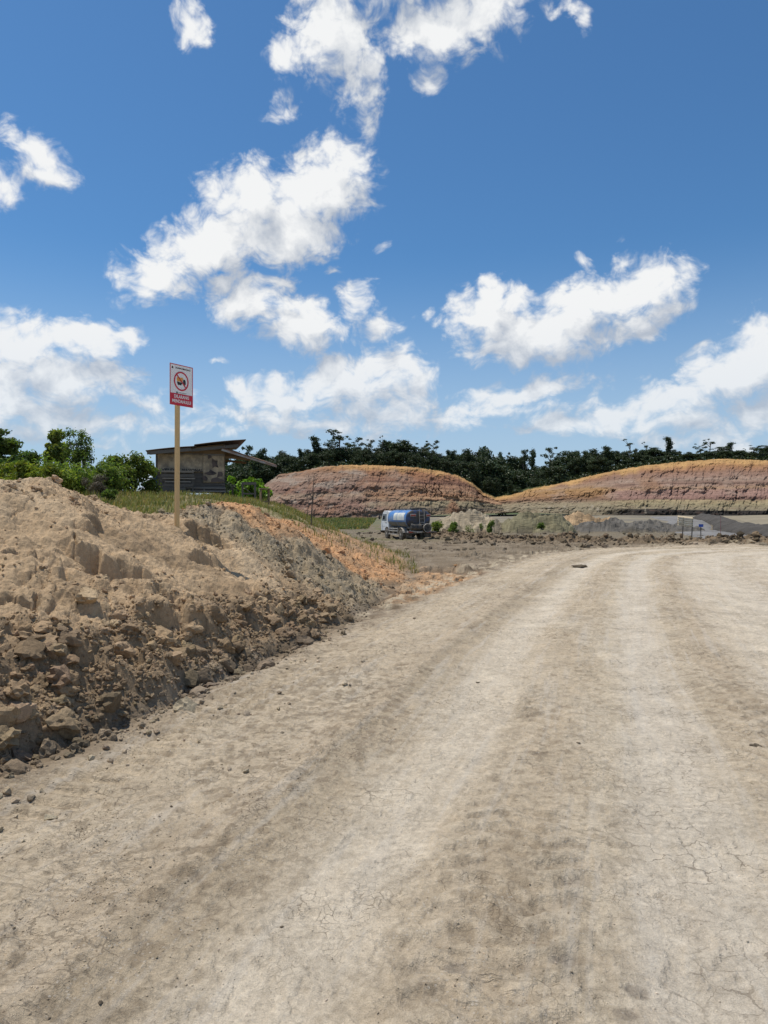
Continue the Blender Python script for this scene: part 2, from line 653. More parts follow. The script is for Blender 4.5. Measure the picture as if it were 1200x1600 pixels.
def mat_earth(name, fine=1.0, cracks=0.0, bump=0.6, far=False):
    """soil coloured by what it is made of (mesh attribute), with grain, crumbs and hairline cracks"""
    m, q, b = new_mat(name)
    b.inputs['Roughness'].default_value = 0.95
    b.inputs['Specular IOR Level'].default_value = 0.15
    geo = q.n('ShaderNodeNewGeometry')
    P = geo.outputs['Position']
    base = attr(q, 'soil')
    if far:
        n1 = q.noise(P, 0.5, 6, 0.65)
        n2 = q.noise(q.vmath('MULTIPLY', P, (1, 1, 4.0)), 0.9, 6, 0.7)
        v = q.math('ADD', q.math('MULTIPLY', n1, 0.7), q.math('MULTIPLY', n2, 0.9))
        c = q.mix(1.0, base, q.mix(q.mapr(v, 0.4, 1.25, smooth=False), (.62, .60, .58, 1), (1.34, 1.32, 1.28, 1)), 'MULTIPLY')
        q.link(c, b.inputs['Base Color'])
        bp = q.n('ShaderNodeBump')
        bp.inputs['Strength'].default_value = 0.7
        bp.inputs['Distance'].default_value = 0.5
        q.link(v, bp.inputs['Height'])
        q.link(bp.outputs[0], b.inputs['Normal'])
        return m
    n1 = q.noise(P, 2.2, 6, 0.6)
    n2 = q.noise(P, 26.0, 6, 0.68)
    n3 = q.noise(P, 130.0 * fine, 5, 0.72)
    v = q.math('ADD', q.math('ADD', q.math('MULTIPLY', n1, 0.5), q.math('MULTIPLY', n2, 0.75)), q.math('MULTIPLY', n3, 0.85))
    c = q.mix(1.0, base, q.mix(q.mapr(v, 0.72, 1.38, smooth=False), (.54, .52, .49, 1), (1.48, 1.46, 1.42, 1)), 'MULTIPLY')
    hgt = q.math('ADD', q.math('MULTIPLY', n2, 0.045), q.math('MULTIPLY', n3, 0.012))
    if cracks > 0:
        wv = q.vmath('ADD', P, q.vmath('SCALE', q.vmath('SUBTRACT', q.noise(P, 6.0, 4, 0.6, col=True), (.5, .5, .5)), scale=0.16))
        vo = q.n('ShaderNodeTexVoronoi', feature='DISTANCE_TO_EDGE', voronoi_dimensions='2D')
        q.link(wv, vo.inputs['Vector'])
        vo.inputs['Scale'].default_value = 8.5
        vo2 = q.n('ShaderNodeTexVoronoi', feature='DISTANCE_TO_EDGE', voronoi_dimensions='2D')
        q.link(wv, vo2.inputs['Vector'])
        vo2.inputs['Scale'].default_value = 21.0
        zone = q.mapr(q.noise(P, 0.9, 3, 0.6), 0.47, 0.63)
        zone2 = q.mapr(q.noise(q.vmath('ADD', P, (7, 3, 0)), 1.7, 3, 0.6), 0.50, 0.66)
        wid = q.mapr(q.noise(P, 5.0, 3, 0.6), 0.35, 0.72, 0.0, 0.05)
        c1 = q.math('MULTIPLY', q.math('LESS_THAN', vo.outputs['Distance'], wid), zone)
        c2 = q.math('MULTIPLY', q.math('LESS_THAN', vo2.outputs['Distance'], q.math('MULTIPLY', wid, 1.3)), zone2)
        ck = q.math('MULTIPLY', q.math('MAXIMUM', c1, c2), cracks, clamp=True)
        c = q.mix(q.math('MULTIPLY', ck, 0.55), c, (0.13, 0.10, 0.07, 1))  # shade inside the cracks, painted as a darker colour
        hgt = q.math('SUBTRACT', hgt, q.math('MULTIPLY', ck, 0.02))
    if cracks > 0:
        # prints of tyre lugs across the wheel paths, scuffs along them
        tk = q.n('ShaderNodeSeparateXYZ')
        q.link(attr(q, 'track'), tk.inputs[0])
        tv_ = attr(q, 'track')
        lug = q.noise(q.vmath('MULTIPLY', tv_, (5.0, 26.0, 0.0)), 1.0, 5, 0.62, 0.4)
        lug2 = q.noise(q.vmath('MULTIPLY', tv_, (14.0, 60.0, 0.0)), 1.0, 4, 0.6, 0.3)
        scf = q.noise(q.vmath('MULTIPLY', tv_, (7.0, 0.35, 0.0)), 1.0, 6, 0.68)
        lz_ = tk.outputs[2]
        lm = q.math('MULTIPLY', q.mapr(lug, 0.50, 0.68), q.math('ADD', q.math('MULTIPLY', lz_, 0.8), 0.2, clamp=True))
        lm = q.math('MULTIPLY', lm, q.mapr(q.noise(P, 1.1, 3, 0.6), 0.36, 0.62))
        l2 = q.math('MULTIPLY', q.mapr(lug2, 0.54, 0.70), q.math('ADD', q.math('MULTIPLY', lz_, 0.5), 0.25))
        c = q.mix(q.math('MULTIPLY', lm, 0.55), c, (0.23, 0.18, 0.125, 1))
        c = q.mix(q.math('MULTIPLY', l2, 0.30), c, (0.27, 0.21, 0.145, 1))
        c = q.mix(q.math('MULTIPLY', q.mapr(scf, 0.50, 0.70), 0.30), c, (0.33, 0.265, 0.185, 1))
        c = q.mix(q.math('MULTIPLY', q.mapr(scf, 0.50, 0.34), 0.30), c, (0.58, 0.53, 0.455, 1))
        # fine stones pressed into the crust
        vs = q.n('ShaderNodeTexVoronoi', feature='F1')
        q.link(P, vs.inputs['Vector'])
        vs.inputs['Scale'].default_value = 75.0
        sc_ = q.n('ShaderNodeSeparateColor')
        q.link(vs.outputs['Color'], sc_.inputs[0])
        pick = q.math('MULTIPLY', q.math('GREATER_THAN', sc_.outputs[0], 0.72), q.math('LESS_THAN', vs.outputs['Distance'], 0.42))
        pick = q.math('MULTIPLY', pick, q.mapr(q.noise(P, 2.3, 3, 0.6), 0.42, 0.6))
        c = q.mix(q.math('MULTIPLY', pick, 0.5), c, q.mix(sc_.outputs[1], (0.22, 0.18, 0.14, 1), (0.62, 0.56, 0.47, 1)))
        hgt = q.math('ADD', hgt, q.math('MULTIPLY', pick, 0.006))
        hgt = q.math('SUBTRACT', hgt, q.math('MULTIPLY', lm, 0.018))
        hgt = q.math('SUBTRACT', hgt, q.math('MULTIPLY', l2, 0.006))
    q.link(c, b.inputs['Base Color'])
    bp = q.n('ShaderNodeBump')
    bp.inputs['Strength'].default_value = bump
    bp.inputs['Distance'].default_value = 1.0
    q.link(hgt, bp.inputs['Height'])
    q.link(bp.outputs[0], b.inputs['Normal'])
    return m


def mat_leaf(name, base, trans=0.3):
    m = bpy.data.materials.new(name)
    m.use_nodes = True
    m.node_tree.nodes.clear()
    q = NT(m.node_tree)
    o = q.n('ShaderNodeOutputMaterial')
    b = q.n('ShaderNodeBsdfPrincipled')
    b.inputs['Roughness'].default_value = 0.5
    b.inputs['Specular IOR Level'].default_value = 0.25
    t = q.n('ShaderNodeBsdfTranslucent')
    mx = q.n('ShaderNodeMixShader')
    mx.inputs[0].default_value = trans
    c = q.mix(1.0, attr(q, 'tint'), (*base, 1), 'MULTIPLY', )
    q.link(c, b.inputs['Base Color'])
    q.link(q.mix(1.0, c, (1.25, 1.35, 0.6, 1), 'MULTIPLY'), t.inputs['Color'])
    q.link(b.outputs[0], mx.inputs[1])
    q.link(t.outputs[0], mx.inputs[2])
    q.link(mx.outputs[0], o.inputs[0])
    return m


def mat_plain(name, col, rough=0.6, metal=0.0, var=0.25, scale=6.0, dirt=None, dirt_amt=0.0, stretch=(1, 1, 1), spec=0.4, bump=0.0):
    """paint, wood or metal with wear: two noise scales over the base colour and patches of dirt"""
    m, q, b = new_mat(name)
    tcn = q.n('ShaderNodeTexCoord')
    P = q.vmath('MULTIPLY', tcn.outputs['Object'], stretch)
    n1 = q.noise(P, scale, 6, 0.65)
    n2 = q.noise(P, scale * 7, 4, 0.6)
    v = q.math('ADD', q.math('MULTIPLY', n1, 0.6), q.math('MULTIPLY', n2, 0.4))
    c = q.mix(q.mapr(v, 0.3, 0.7, smooth=False), tuple(x * (1 - var) for x in col) + (1,), tuple(min(1, x * (1 + var)) for x in col) + (1,))
    if dirt is not None:
        dn = q.noise(q.vmath('ADD', P, (3.1, 9.2, 4.4)), scale * 0.7, 6, 0.7)
        c = q.mix(q.math('MULTIPLY', q.mapr(dn, 0.5 - dirt_amt * 0.35, 0.75 - dirt_amt * 0.3), min(1.0, 0.4 + dirt_amt)), c, (*dirt, 1))
    q.link(c, b.inputs['Base Color'])
    b.inputs['Roughness'].default_value = rough
    b.inputs['Metallic'].default_value = metal
    b.inputs['Specular IOR Level'].default_value = spec
    if bump > 0:
        bp = q.n('ShaderNodeBump')
        bp.inputs['Strength'].default_value = bump
        bp.inputs['Distance'].default_value = 0.02
        q.link(v, bp.inputs['Height'])
        q.link(bp.outputs[0], b.inputs['Normal'])
    return m


EARTH = mat_earth('crumbly_earth')
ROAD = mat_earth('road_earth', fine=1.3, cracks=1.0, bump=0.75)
FAR_EARTH = mat_earth('far_earth', far=True)

# =================================================================== the lie of the land
FOOT = smooth_poly([(-9.5, -16), (-3.9, 0), (-3.1, 2), (-2.6, 4.5), (-1.75, 6.5), (-1.05, 9), (-0.45, 11.5), (0.2, 15), (0.75, 19.5), (0.85, 24), (0.5, 30), (-0.3, 37), (-4, 46), (-14, 54), (-60, 66)])
EDGE = smooth_poly([(-9.0, -16), (-3.8, 0), (-3.0, 2), (-2.34, 4.33), (-1.58, 6.5), (-0.9, 9), (0.2, 12.2), (2.27, 18), (4.25, 23.6), (7, 29.5), (10.5, 33.3), (15, 35.6), (20, 36.4), (30, 36.6), (60, 34)])
SG = np.arange(0, 40.01, 0.1)
_prof = [
    # y of the station on the foot line, (distance from the foot, height)
    (-16, [(0, 0), (.3, .35), (.6, .6), (1.2, .8), (2.2, 1.15), (3.0, 1.7), (3.6, 2.05), (4.4, 2.15), (6, 1.95), (10, 1.7), (25, 2.1), (40, 2.5)]),
    (7.0, [(0, 0), (.3, .38), (.6, .62), (1.2, .85), (2, 1.15), (2.8, 1.62), (3.4, 1.95), (3.9, 2.10), (4.6, 2.06), (6, 1.85), (9, 1.65), (25, 2.1), (40, 2.5)]),
    (9.0, [(0, 0), (.3, .3), (.6, .5), (1.4, .85), (2.2, 1.3), (3.0, 1.8), (3.6, 2.1), (4.3, 2.1), (5.5, 1.85), (8, 1.65), (25, 2.25), (40, 2.6)]),
    (10.5, [(0, 0), (.4, .28), (.9, .5), (1.6, .9), (2.5, 1.28), (3.0, 1.55), (3.4, 1.72), (4, 1.7), (5.5, 1.62), (8, 1.65), (25, 2.4), (40, 2.7)]),
    (12, [(0, 0), (.5, .25), (1.1, .6), (1.8, 1.05), (2.6, 1.5), (3.2, 1.7), (4, 1.6), (5.5, 1.55), (8, 1.55), (25, 2.2), (40, 2.6)]),
    (13.8, [(0, 0), (.7, .3), (1.4, .85), (2.0, 1.4), (2.5, 1.78), (3.3, 1.9), (4.2, 1.6), (8, 1.65), (14, 1.9), (25, 2.3), (40, 2.7)]),
    (15.5, [(0, 0), (.8, .3), (1.5, .7), (2.3, 1.2), (3.2, 1.55), (4.4, 1.66), (6, 1.68), (8, 1.8), (14, 2.1), (25, 2.45), (40, 2.7)]),
    (22, [(0, 0), (.8, .15), (1.6, .45), (2.8, 1.05), (4, 1.6), (5.5, 1.95), (8, 2.15), (14, 2.35), (25, 2.55), (40, 2.7)]),
    (40, [(0, 0), (1, .15), (2.5, .8), (4, 1.6), (5.5, 2.2), (8, 2.5), (14, 2.6), (40, 2.7)]),
]
PROF = np.array([np.interp(SG, [p[0] for p in pr], [p[1] for p in pr]) for _, pr in _prof])
_k = np.array([1, 2, 3, 2, 1]) / 9.0
PROF = np.array([np.concatenate([r[:2], np.convolve(r, _k, 'valid'), r[-2:]]) for r in PROF])
FOOT_Y = np.array([p[1] for p in FOOT])
ST = np.array([p[0] for p in _prof], float)
SGRASS = np.array([6.0, 5.3, 4.9, 4.2, 4.0, 4.2, 4.3, 3.0, 2.2])       # where the grass begins, from the foot
BERM = smooth_poly([(34, 37.2), (22, 37.6), (15, 38.6), (11, 42), (8, 50), (5.5, 60), (2, 68)])
HEAPS = [
    # name, x, y, half width, half depth, height, colour
    ('sand_heap', 9.4, 76, 4.6, 5.0, 1.95, (.33, .275, .195)),
    ('scrub_heap', 15.5, 74, 4.2, 5.0, 1.75, (.20, .18, .11)),
    ('tan_heap', 23.0, 84, 5.2, 3.5, 1.75, (.40, .28, .165)),
    ('grey_heap', 26.0, 77, 9.5, 4.6, 1.1, (.13, .12, .105)),
]


def base_ground(x, y):
    d = np.hypot(x, y)
    g = -0.42 * sstep(33, 52, y) + 0.95 * sstep(70, 170, y) * sstep(-20, 90, x) + 0.25 * sstep(80, 170, y)
    return g + 0.25 * perlin(x / 60, y / 60, 3) * sstep(60, 140, d)


def terrain(x, y, want_colour=False):
    """height (and soil colour and kind) of the ground near the road"""
    s, par = poly_sd(x, y, FOOT)
    fy = np.interp(par, np.arange(len(FOOT)), FOOT_Y)
    s = s + (.20 * fbm(x * .9, y * .9, 3, 23) + .09 * fbm(x * 3.1, y * 3.1, 2, 24)) * sstep(2.5, .3, np.abs(s)) * sstep(26, 18, y)
    st = np.interp(fy, ST, np.arange(len(ST)))
    k0 = np.clip(np.floor(st).astype(int), 0, len(ST) - 2)
    f = st - k0
    sw = s + 0.16 * fbm(x * 1.1, y * 1.1, 3, 21) * sstep(0, 1, s)
    si = np.clip(sw, 0, 39.9) / 0.1
    i0 = si.astype(int)
    fi = si - i0
    bank = (PROF[k0, i0] * (1 - fi) + PROF[k0, i0 + 1] * fi) * (1 - f) + (PROF[k0 + 1, i0] * (1 - fi) + PROF[k0 + 1, i0 + 1] * fi) * f
    sgr = SGRASS[k0] * (1 - f) + SGRASS[k0 + 1] * f
    u = -poly_sd(x, y, EDGE)[0]
    z = base_ground(x, y) + bank
    # --- zones
    grass = sstep(-0.35, 0.35, s - sgr + 0.5 * fbm(x * .7, y * .7, 3, 5))
    mound = sstep(-0.05, 0.35, s) * (1 - grass)
    near = 1 - sstep(11.0, 12.4, fy + 0.6 * perlin(x, y, 8))              # first, sandy mound
    clay = mound * (1 - near)
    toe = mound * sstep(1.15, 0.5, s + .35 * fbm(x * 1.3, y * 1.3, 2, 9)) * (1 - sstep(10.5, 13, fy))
    oran = clay * np.clip(sstep(14.4, 15.6, fy + 1.5 * fbm(x * .6, y * .6, 3, 14) + (s - 1.4) * 0.25) + sstep(1.6, 2.2, s + .5 * fbm(x, y, 2, 15)) * sstep(12.6, 13.4, fy), 0, 1)
    lot = sstep(0.15, -0.3, u) * sstep(0.1, -0.3, s)
    spill = lot * sstep(2.9, 0.5, np.hypot((x - 1.2) / 1.1, (y - 16.8) / 1.7) + .8 * fbm(x * .8, y * .8, 4, 31))
    road = sstep(-0.25, 0.2, u + 0.15 * fbm(x * .9, y * .9, 3, 33))
    # --- relief of the mounds
    wx, wy = x + .10 * fbm(x * 3, y * 3, 3, 41), y + .10 * fbm(x * 3 + 9, y * 3, 3, 42)
    big = lumps(wx / .42, wy / .42, 51, .25, .8, .75) * .42
    mid = lumps(wx / .19, wy / .19, 55, .25, .8, .85) * .19
    sml = lumps(wx / .085, wy / .085, 59, .25, .8, .9) * .085
    rough = sstep(-.35, .35, fbm(x * .55 + 3, y * .55, 3, 63) - .1)
    r1 = fbm(x * .9, y * .9, 5, 65)
    am = mound * (near * (0.15 + .42 * rough) + (1 - near) * .62) * (1 - .45 * oran) + .16 * toe
    dz = am * (.62 * big + .60 * mid + .6 * sml) - am * .12 + mound * .075 * r1
    # broken scarps where the slope has slumped
    q = bank + .30 * fbm(x * .75, y * .75, 4, 71)
    for lev, drop, sd_ in ((.62, .26, 81), (1.12, .28, 84), (1.62, .24, 87)):
        on = sstep(-.05, .25, fbm(x * .42, y * .42, 2, sd_)) * mound * near
        jag = .11 * (cell_edges(x / .27, y / .27, sd_ + 2))
        dz = dz + on * drop * (sstep(-.03, .07, q - lev + jag) - sstep(-.30, .42, q - lev))
    # fissures on the smooth skin of the first mound
    ce = cell_edges(wx / .8, wy / .8, 91)
    dz = dz - mound * near * .10 * sstep(.055, .0, ce) * sstep(.0, .4, fbm(x * .5, y * .5, 2, 93))
    fine = fbm(x * 7, y * 7, 4, 95)
    dz = dz + mound * .030 * fine + grass * .05 * r1 + grass * (.06 * fbm(x * .35, y * .35, 3, 97))
    # --- lot with wheel tracks, clods and spilled soil
    tr = fbm(x * .25 + y * .5, y * .9 - x * .15, 4, 101)
    trk = sstep(.1, .5, ridged((x * .28 + y * .96) * .55, (x - .3 * y) * .06, 2, 103) - .75)
    rl = lot * (.25 + .75 * sstep(-.1, .4, fbm(x * .35, y * .35, 3, 105)))
    dz = dz + lot * (.07 * tr - .085 * trk) + rl * (.50 * mid + .45 * sml + .45 * big * sstep(.1, .5, fbm(x * .5, y * .5, 2, 107)))
    dz = dz + spill * (.28 * mid + .35 * sml)
    # --- berm of dug soil along the far edge of the road
    bd, bpar = poly_sd(x, y, BERM)
    bw = np.exp(-(np.abs(bd + .5 * fbm(x * .4, y * .4, 2, 111)) / 2.6) ** 2) * sstep(-1.0, -.4, -u + 0.2)
    bh = .16 + .20 * fbm(x * .8, y * .8, 4, 113)
    dz = dz + bw * (bh + .55 * lumps(wx / .6, wy / .6, 115, .25, .8, .7) * .6 + .45 * big + .4 * mid)
    # --- heaps beyond
    heap_id = np.full(x.shape, -1)
    for k, (nm, hx, hy, ha, hb, hh, hc) in enumerate(HEAPS):
        e = ((x - hx) / ha) ** 2 + ((y - hy) / hb) ** 2 + .35 * fbm(x * .35, y * .35, 3, 121 + k)
        hz = hh * np.clip(1 - e, 0, 1) ** .85 * (1 + .35 * fbm(x * .5, y * .5, 4, 141 + k)) + .25 * fbm(x * 1.2, y * 1.2, 3, 131 + k) * sstep(1.0, .7, e)
        m = (hz > .12) & (hz > np.maximum(0, dz - .1))
        heap_id = np.where(m, k, heap_id)
        dz = np.where(m, np.maximum(dz, hz), dz)
    # --- road: wheel paths, ripples of tyre lugs, loose crumbs between them
    par_e = poly_sd(x, y, EDGE)[1]
    rd = np.interp(u, [0, .3, .8, 1.3, 1.62, 1.72, 2.0, 2.3, 2.6, 2.9, 3.3, 3.75, 4.1, 4.4, 4.75, 5.2, 6, 7, 8, 9, 10, 12],
                   [.03, .0, .03, .025, .05, .03, .0, -.012, -.005, .018, .012, -.012, -.005, .02, .028, .0, -.012, .02, -.01, .02, -.01, .0])
    loose = np.interp(u, [0, .5, 1.3, 1.7, 2.0, 2.35, 2.65, 3.0, 3.4, 3.75, 4.1, 4.4, 4.8, 5.1, 6, 6.8, 7.5, 9, 12],
                      [1, .8, .9, 1, .5, .05, .25, .75, .55, .05, .15, .7, .75, .2, .08, .5, .15, .4, .3])
    lane = np.interp(u, [.75, .95, 1.35, 1.6, 2.55, 2.75, 3.35, 3.55, 4.2, 4.4, 4.85, 5.0, 6.6, 6.8, 7.3, 7.5], [0, .7, .7, 0, 0, 1, 1, 0, 0, 1, 1, 0, 0, .8, .8, 0])
    ph_ = poly_sd(x, y, EDGE)[1] * .6
    herr = np.abs(((u * 2.2) % 1.0) - .5) * .35                             # lugs slant to both sides of each wheel path
    lugs = np.clip(2.4 * np.sin((ph_ + herr) * 2 * math.pi / .20 + 1.5 * perlin(x * 1.3, y * .6, 141)), -1, 1) * lane * sstep(-.25, .25, perlin(x * .9, y * .35, 143))
    crmb = lumps(wx / .05, wy / .05, 145, .2, .75, .45) * .05
    flk = sstep(.05, .25, fbm(x * 5, y * 5, 4, 147))
    # crawler prints beside the bank
    crawl = sstep(.0, .12, u) * sstep(.75, .6, u) * sstep(3.5, 4.2, y) * sstep(8.5, 6.5, y)
    cp = np.sin((y * .93 + x * .33) * 2 * math.pi / .17)
    rz = rd + loose * (.010 * fbm(x * 8, y * 8, 4, 149) + .45 * crmb * sstep(-.1, .4, fbm(x * 2.5, y * 2.5, 3, 151))) + .009 * lugs + .010 * flk * (1 - .5 * loose) + crawl * .016 * np.clip(cp * 2, -1, 1)
    rz = rz + .014 * fbm(x * 1.6, y * 1.6, 4, 153) + .02 * fbm(x * .3, y * .3, 2, 155)
    for (hx, hy, hr, hdp) in POTS:
        dd = np.hypot((x - hx) / 1.25, y - hy) / hr + .25 * perlin(x * 14, y * 14, 157)
        rz = rz - hdp * sstep(1.15, .55, dd) + hdp * .25 * np.exp(-((dd - 1.25) / .22) ** 2)
    dz = dz + road * (1 - mound) * rz
    z = z + dz
    if not want_colour:
        return z
    # --- what each spot is made of, plus shade painted between the lug prints
    def C(*c):
        return np.array(c)[None, :]

    def mixc(a, b_, f_):
        f_ = np.clip(f_, 0, 1)[:, None]
        return a * (1 - f_) + b_ * f_
    n_lo, n_hi = fbm(x * .8, y * .8, 4, 161), fbm(x * 3.5, y * 3.5, 4, 163)
    c = np.repeat(C(.185, .142, .097), len(x), 0)                                   # lot
    c = mixc(c, C(.245, .198, .145), sstep(.0, .5, n_lo + .3 * n_hi))
    c = mixc(c, C(.12, .092, .065), trk * .9)
    c = mixc(c, C(.48, .29, .155), spill * sstep(-.5, .2, n_hi + .2))
    c = mixc(c, C(.20, .165, .118), sstep(20, 26, y) * lot * .4)
    edge_ = lot * sstep(-1.6, -.2, u) * sstep(8, 12, y)
    c = mixc(c, C(.43, .36, .26), edge_ * sstep(-.2, .4, n_hi))
    # road
    rcol = np.array([np.interp(u + .05 * n_hi + .05 * n_lo, [-.2, .3, .7, 1.3, 1.6, 1.72, 1.95, 2.2, 2.5, 2.75, 3.1, 3.5, 3.7, 4.05, 4.3, 4.7, 4.95, 5.4, 6.2, 6.8, 7.4, 8.4, 9.4, 11],
                               v) for v in (
        [.36, .40, .46, .43, .40, .31, .39, .52, .54, .47, .42, .47, .505, .51, .45, .40, .49, .53, .50, .45, .53, .47, .52, .49],
        [.285, .325, .38, .355, .325, .25, .32, .455, .475, .395, .345, .40, .45, .455, .38, .325, .42, .465, .445, .385, .465, .40, .455, .43],
        [.20, .225, .27, .255, .23, .17, .225, .355, .375, .29, .245, .295, .365, .37, .28, .23, .32, .365, .36, .295, .365, .30, .355, .335])]).T
    patch = sstep(.05, .45, fbm(x * 1.3, y * .8, 4, 165) + .35 * n_hi) * loose
    rcol = mixc(rcol, C(.29, .225, .15), patch * .26)
    rcol = mixc(rcol, C(.52, .47, .38), sstep(.2, .6, fbm(x * .9 + 4, y * .5, 4, 167)) * .22)
    rcol = mixc(rcol, C(.245, .185, .125), sstep(.30, .55, fbm(x * 4.2, y * 4.2, 4, 169) + .25 * perlin(x * .5, y * .5, 171)) * (.06 + .3 * loose))
    rcol = mixc(rcol, C(.27, .212, .145), sstep(-.25, -.8, lugs) * .30)  # gaps between lugs darkened, their shade painted into the colour
    for (hx, hy, hr, hdp) in POTS:
        dd = np.hypot((x - hx) / 1.25, y - hy) / hr + .2 * perlin(x * 14, y * 14, 157)
        rcol = mixc(rcol, C(.17, .145, .12), sstep(1.0, .7, dd) * .8)
    rcol = rcol * .74 + .26 * np.array([[.465, .40, .30]])
    rcol = rcol * np.array([[1.12, 1.11, 1.12]])
    rcol = mixc(rcol, C(.22, .17, .115), sstep(.28, .5, fbm(x * 9, y * 9, 4, 181) + .5 * fbm(x * .7, y * .4, 3, 183)) * (.1 + .5 * loose))
    c = mixc(c, rcol, road)
    # mounds
    mcol = np.repeat(C(.435, .315, .195), len(x), 0)
    mcol = mixc(mcol, C(.315, .225, .138), sstep(.0, .5, n_lo))
    mcol = mixc(mcol, C(.50, .385, .255), sstep(.1, .6, fbm(x * .5, y * .5, 3, 173)) * .7)
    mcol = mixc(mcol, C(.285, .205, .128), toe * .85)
    kcol = mixc(np.repeat(C(.30, .24, .16), len(x), 0), C(.36, .285, .19), sstep(-.2, .5, n_lo))
    kcol = mixc(kcol, C(.24, .21, .16), sstep(.1, .5, n_hi) * .6)
    ocol = mixc(np.repeat(C(.50, .29, .15), len(x), 0), C(.40, .25, .14), sstep(.0, .5, n_lo + .5 * n_hi))
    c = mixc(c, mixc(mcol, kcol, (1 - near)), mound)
    c = mixc(c, ocol, oran)
    slope_g = mound * sstep(18.5, 21, fy)
    c = mixc(c, C(.25, .19, .13), slope_g * .75 * (1 - oran * .4))
    gcol = mixc(np.repeat(C(.17, .155, .07), len(x), 0), C(.30, .24, .14), sstep(.0, .6, n_lo + .3))
    c = mixc(c, gcol, grass)
    c = mixc(c, mixc(np.repeat(C(.20, .148, .095), len(x), 0), C(.115, .088, .06), sstep(-.1, .4, n_hi)), np.clip(bw * 1.5, 0, 1))
    far = sstep(46, 66, y) * lot * (1 - np.clip(bw * 2, 0, 1))
    c = mixc(c, C(.165, .14, .10), far * .8)
    c = mixc(c, C(.12, .13, .05), far * sstep(.0, .4, fbm(x * .12, y * .12, 3, 175)) * sstep(12, 4, x))
    for k, h in enumerate(HEAPS):
        c = mixc(c, C(*h[6]) * (1 + .3 * n_hi[:, None] + .25 * n_lo[:, None]), heap_id == k)
    kind = np.where(heap_id >= 0, 10 + heap_id, np.where(grass > .5, 0, np.where((mound > .5) & (s > 0), np.where(near > .5, 2, 3), np.where(road > .5, 1, 0))))
    return z, c, kind, dict(par_e=par_e, grass=grass, mound=mound, near=near, toe=toe, oran=oran, lot=lot, spill=spill, road=road, u=u, s=s, bw=bw, fy=fy, loose=loose)


POTS = [(.685, 2.68, .050, .014), (.265, 2.63, .045, .010), (.90, 2.52, .04, .005), (.82, 2.40, .04, .005)]


def hgt(x, y):
    return float(terrain(np.array([float(x)]), np.array([float(y)]))[0])


def polar_patch(rr, th):
    RR, TH = np.meshgrid(rr, th, indexing='ij')
    return (RR * np.sin(TH)).ravel(), (RR * np.cos(TH)).ravel()


def grid_faces(nr, nc):
    i = np.arange(nr * nc).reshape(nr, nc)
    return np.stack([i[:-1, :-1].ravel(), i[:-1, 1:].ravel(), i[1:, 1:].ravel(), i[1:, :-1].ravel()], 1)


rr = [1.5]
while rr[-1] < 112:
    q_ = rr[-1]
    rr.append(q_ * (1 + (.0062 if q_ < 3.4 else .0037 if q_ < 19 else .0058 if q_ < 45 else .0085)))
rr = np.array(rr)
TH = np.radians(np.linspace(-38, 38, 830))
tx, ty = polar_patch(rr, TH)
tz, tcol, tkind, tzone = terrain(tx, ty, True)
TF = grid_faces(len(rr), len(TH))
print('terrain verts', len(tx))
KIND_NAMES = {0: ('ground', EARTH), 1: ('dirt_road', ROAD), 2: ('earth_mound', EARTH), 3: ('clay_mound', EARTH), 10: ('sand_heap', FAR_EARTH), 11: ('scrub_heap', FAR_EARTH), 12: ('tan_heap', FAR_EARTH), 13: ('grey_heap', FAR_EARTH)}


def ruv(zn):
    return np.stack([zn['u'], zn['par_e'] * .6, zn['loose']], 1)


tv = np.stack([tx, ty, tz], 1)
fk = np.max(tkind[TF], axis=1)
for kk, (nm, mt) in KIND_NAMES.items():
    fs = TF[fk == kk]
    if not len(fs):
        continue
    ids, inv = np.unique(fs.ravel(), return_inverse=True)
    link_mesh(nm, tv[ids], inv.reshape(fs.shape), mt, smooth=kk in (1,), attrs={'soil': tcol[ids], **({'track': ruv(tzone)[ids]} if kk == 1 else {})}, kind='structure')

# the ground goes on behind and beside the camera and out to the horizon
th2 = np.radians(np.concatenate([np.linspace(38, 60, 150), np.linspace(61, 299, 200), np.linspace(300, 322, 150)]))
ax, ay = polar_patch(np.concatenate([[0.02], np.geomspace(.8, 112, 220)]), th2)
az_, ac_, ak_, an_ = terrain(ax, ay, True)
AF = grid_faces(221, len(th2))
ak_ = np.max(ak_[AF], axis=1)
ak_ = np.where(np.isin(ak_, (1, 2, 3)), ak_, 0)
av_, at_ = np.stack([ax, ay, az_], 1), ruv(an_)
for kk in (0, 1, 2, 3):
    fs = AF[ak_ == kk]
    if len(fs):
        ids, inv = np.unique(fs.ravel(), return_inverse=True)
        nm, mt = KIND_NAMES[kk]
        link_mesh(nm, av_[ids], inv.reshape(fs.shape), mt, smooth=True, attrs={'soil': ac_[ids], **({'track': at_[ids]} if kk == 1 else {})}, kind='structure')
th1 = np.radians(np.linspace(-38, 38, 60))
bx_, by_ = polar_patch(np.array([0.02, .5, 1.0, 1.515]), th1)
bz_, bc_, _, bzn = terrain(bx_, by_, True)
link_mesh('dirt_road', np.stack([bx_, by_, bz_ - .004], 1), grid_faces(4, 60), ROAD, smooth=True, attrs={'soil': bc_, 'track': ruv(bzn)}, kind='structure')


def far_colour(x, y):
    c = np.repeat(np.array([[.195, .175, .14]]), len(x), 0)
    n = fbm(x * .05, y * .05, 4, 201)
    f_ = sstep(.0, .4, n + .2)[:, None]
    c = c * (1 - f_) + np.array([[.25, .22, .16]]) * f_
    g_ = (sstep(12, -15, x) * sstep(70, 95, y) + sstep(300, 400, np.hypot(x, y)))
    g_ = np.clip(g_, 0, 1)[:, None]
    return c * (1 - g_) + np.array([[.075, .10, .035]]) * g_


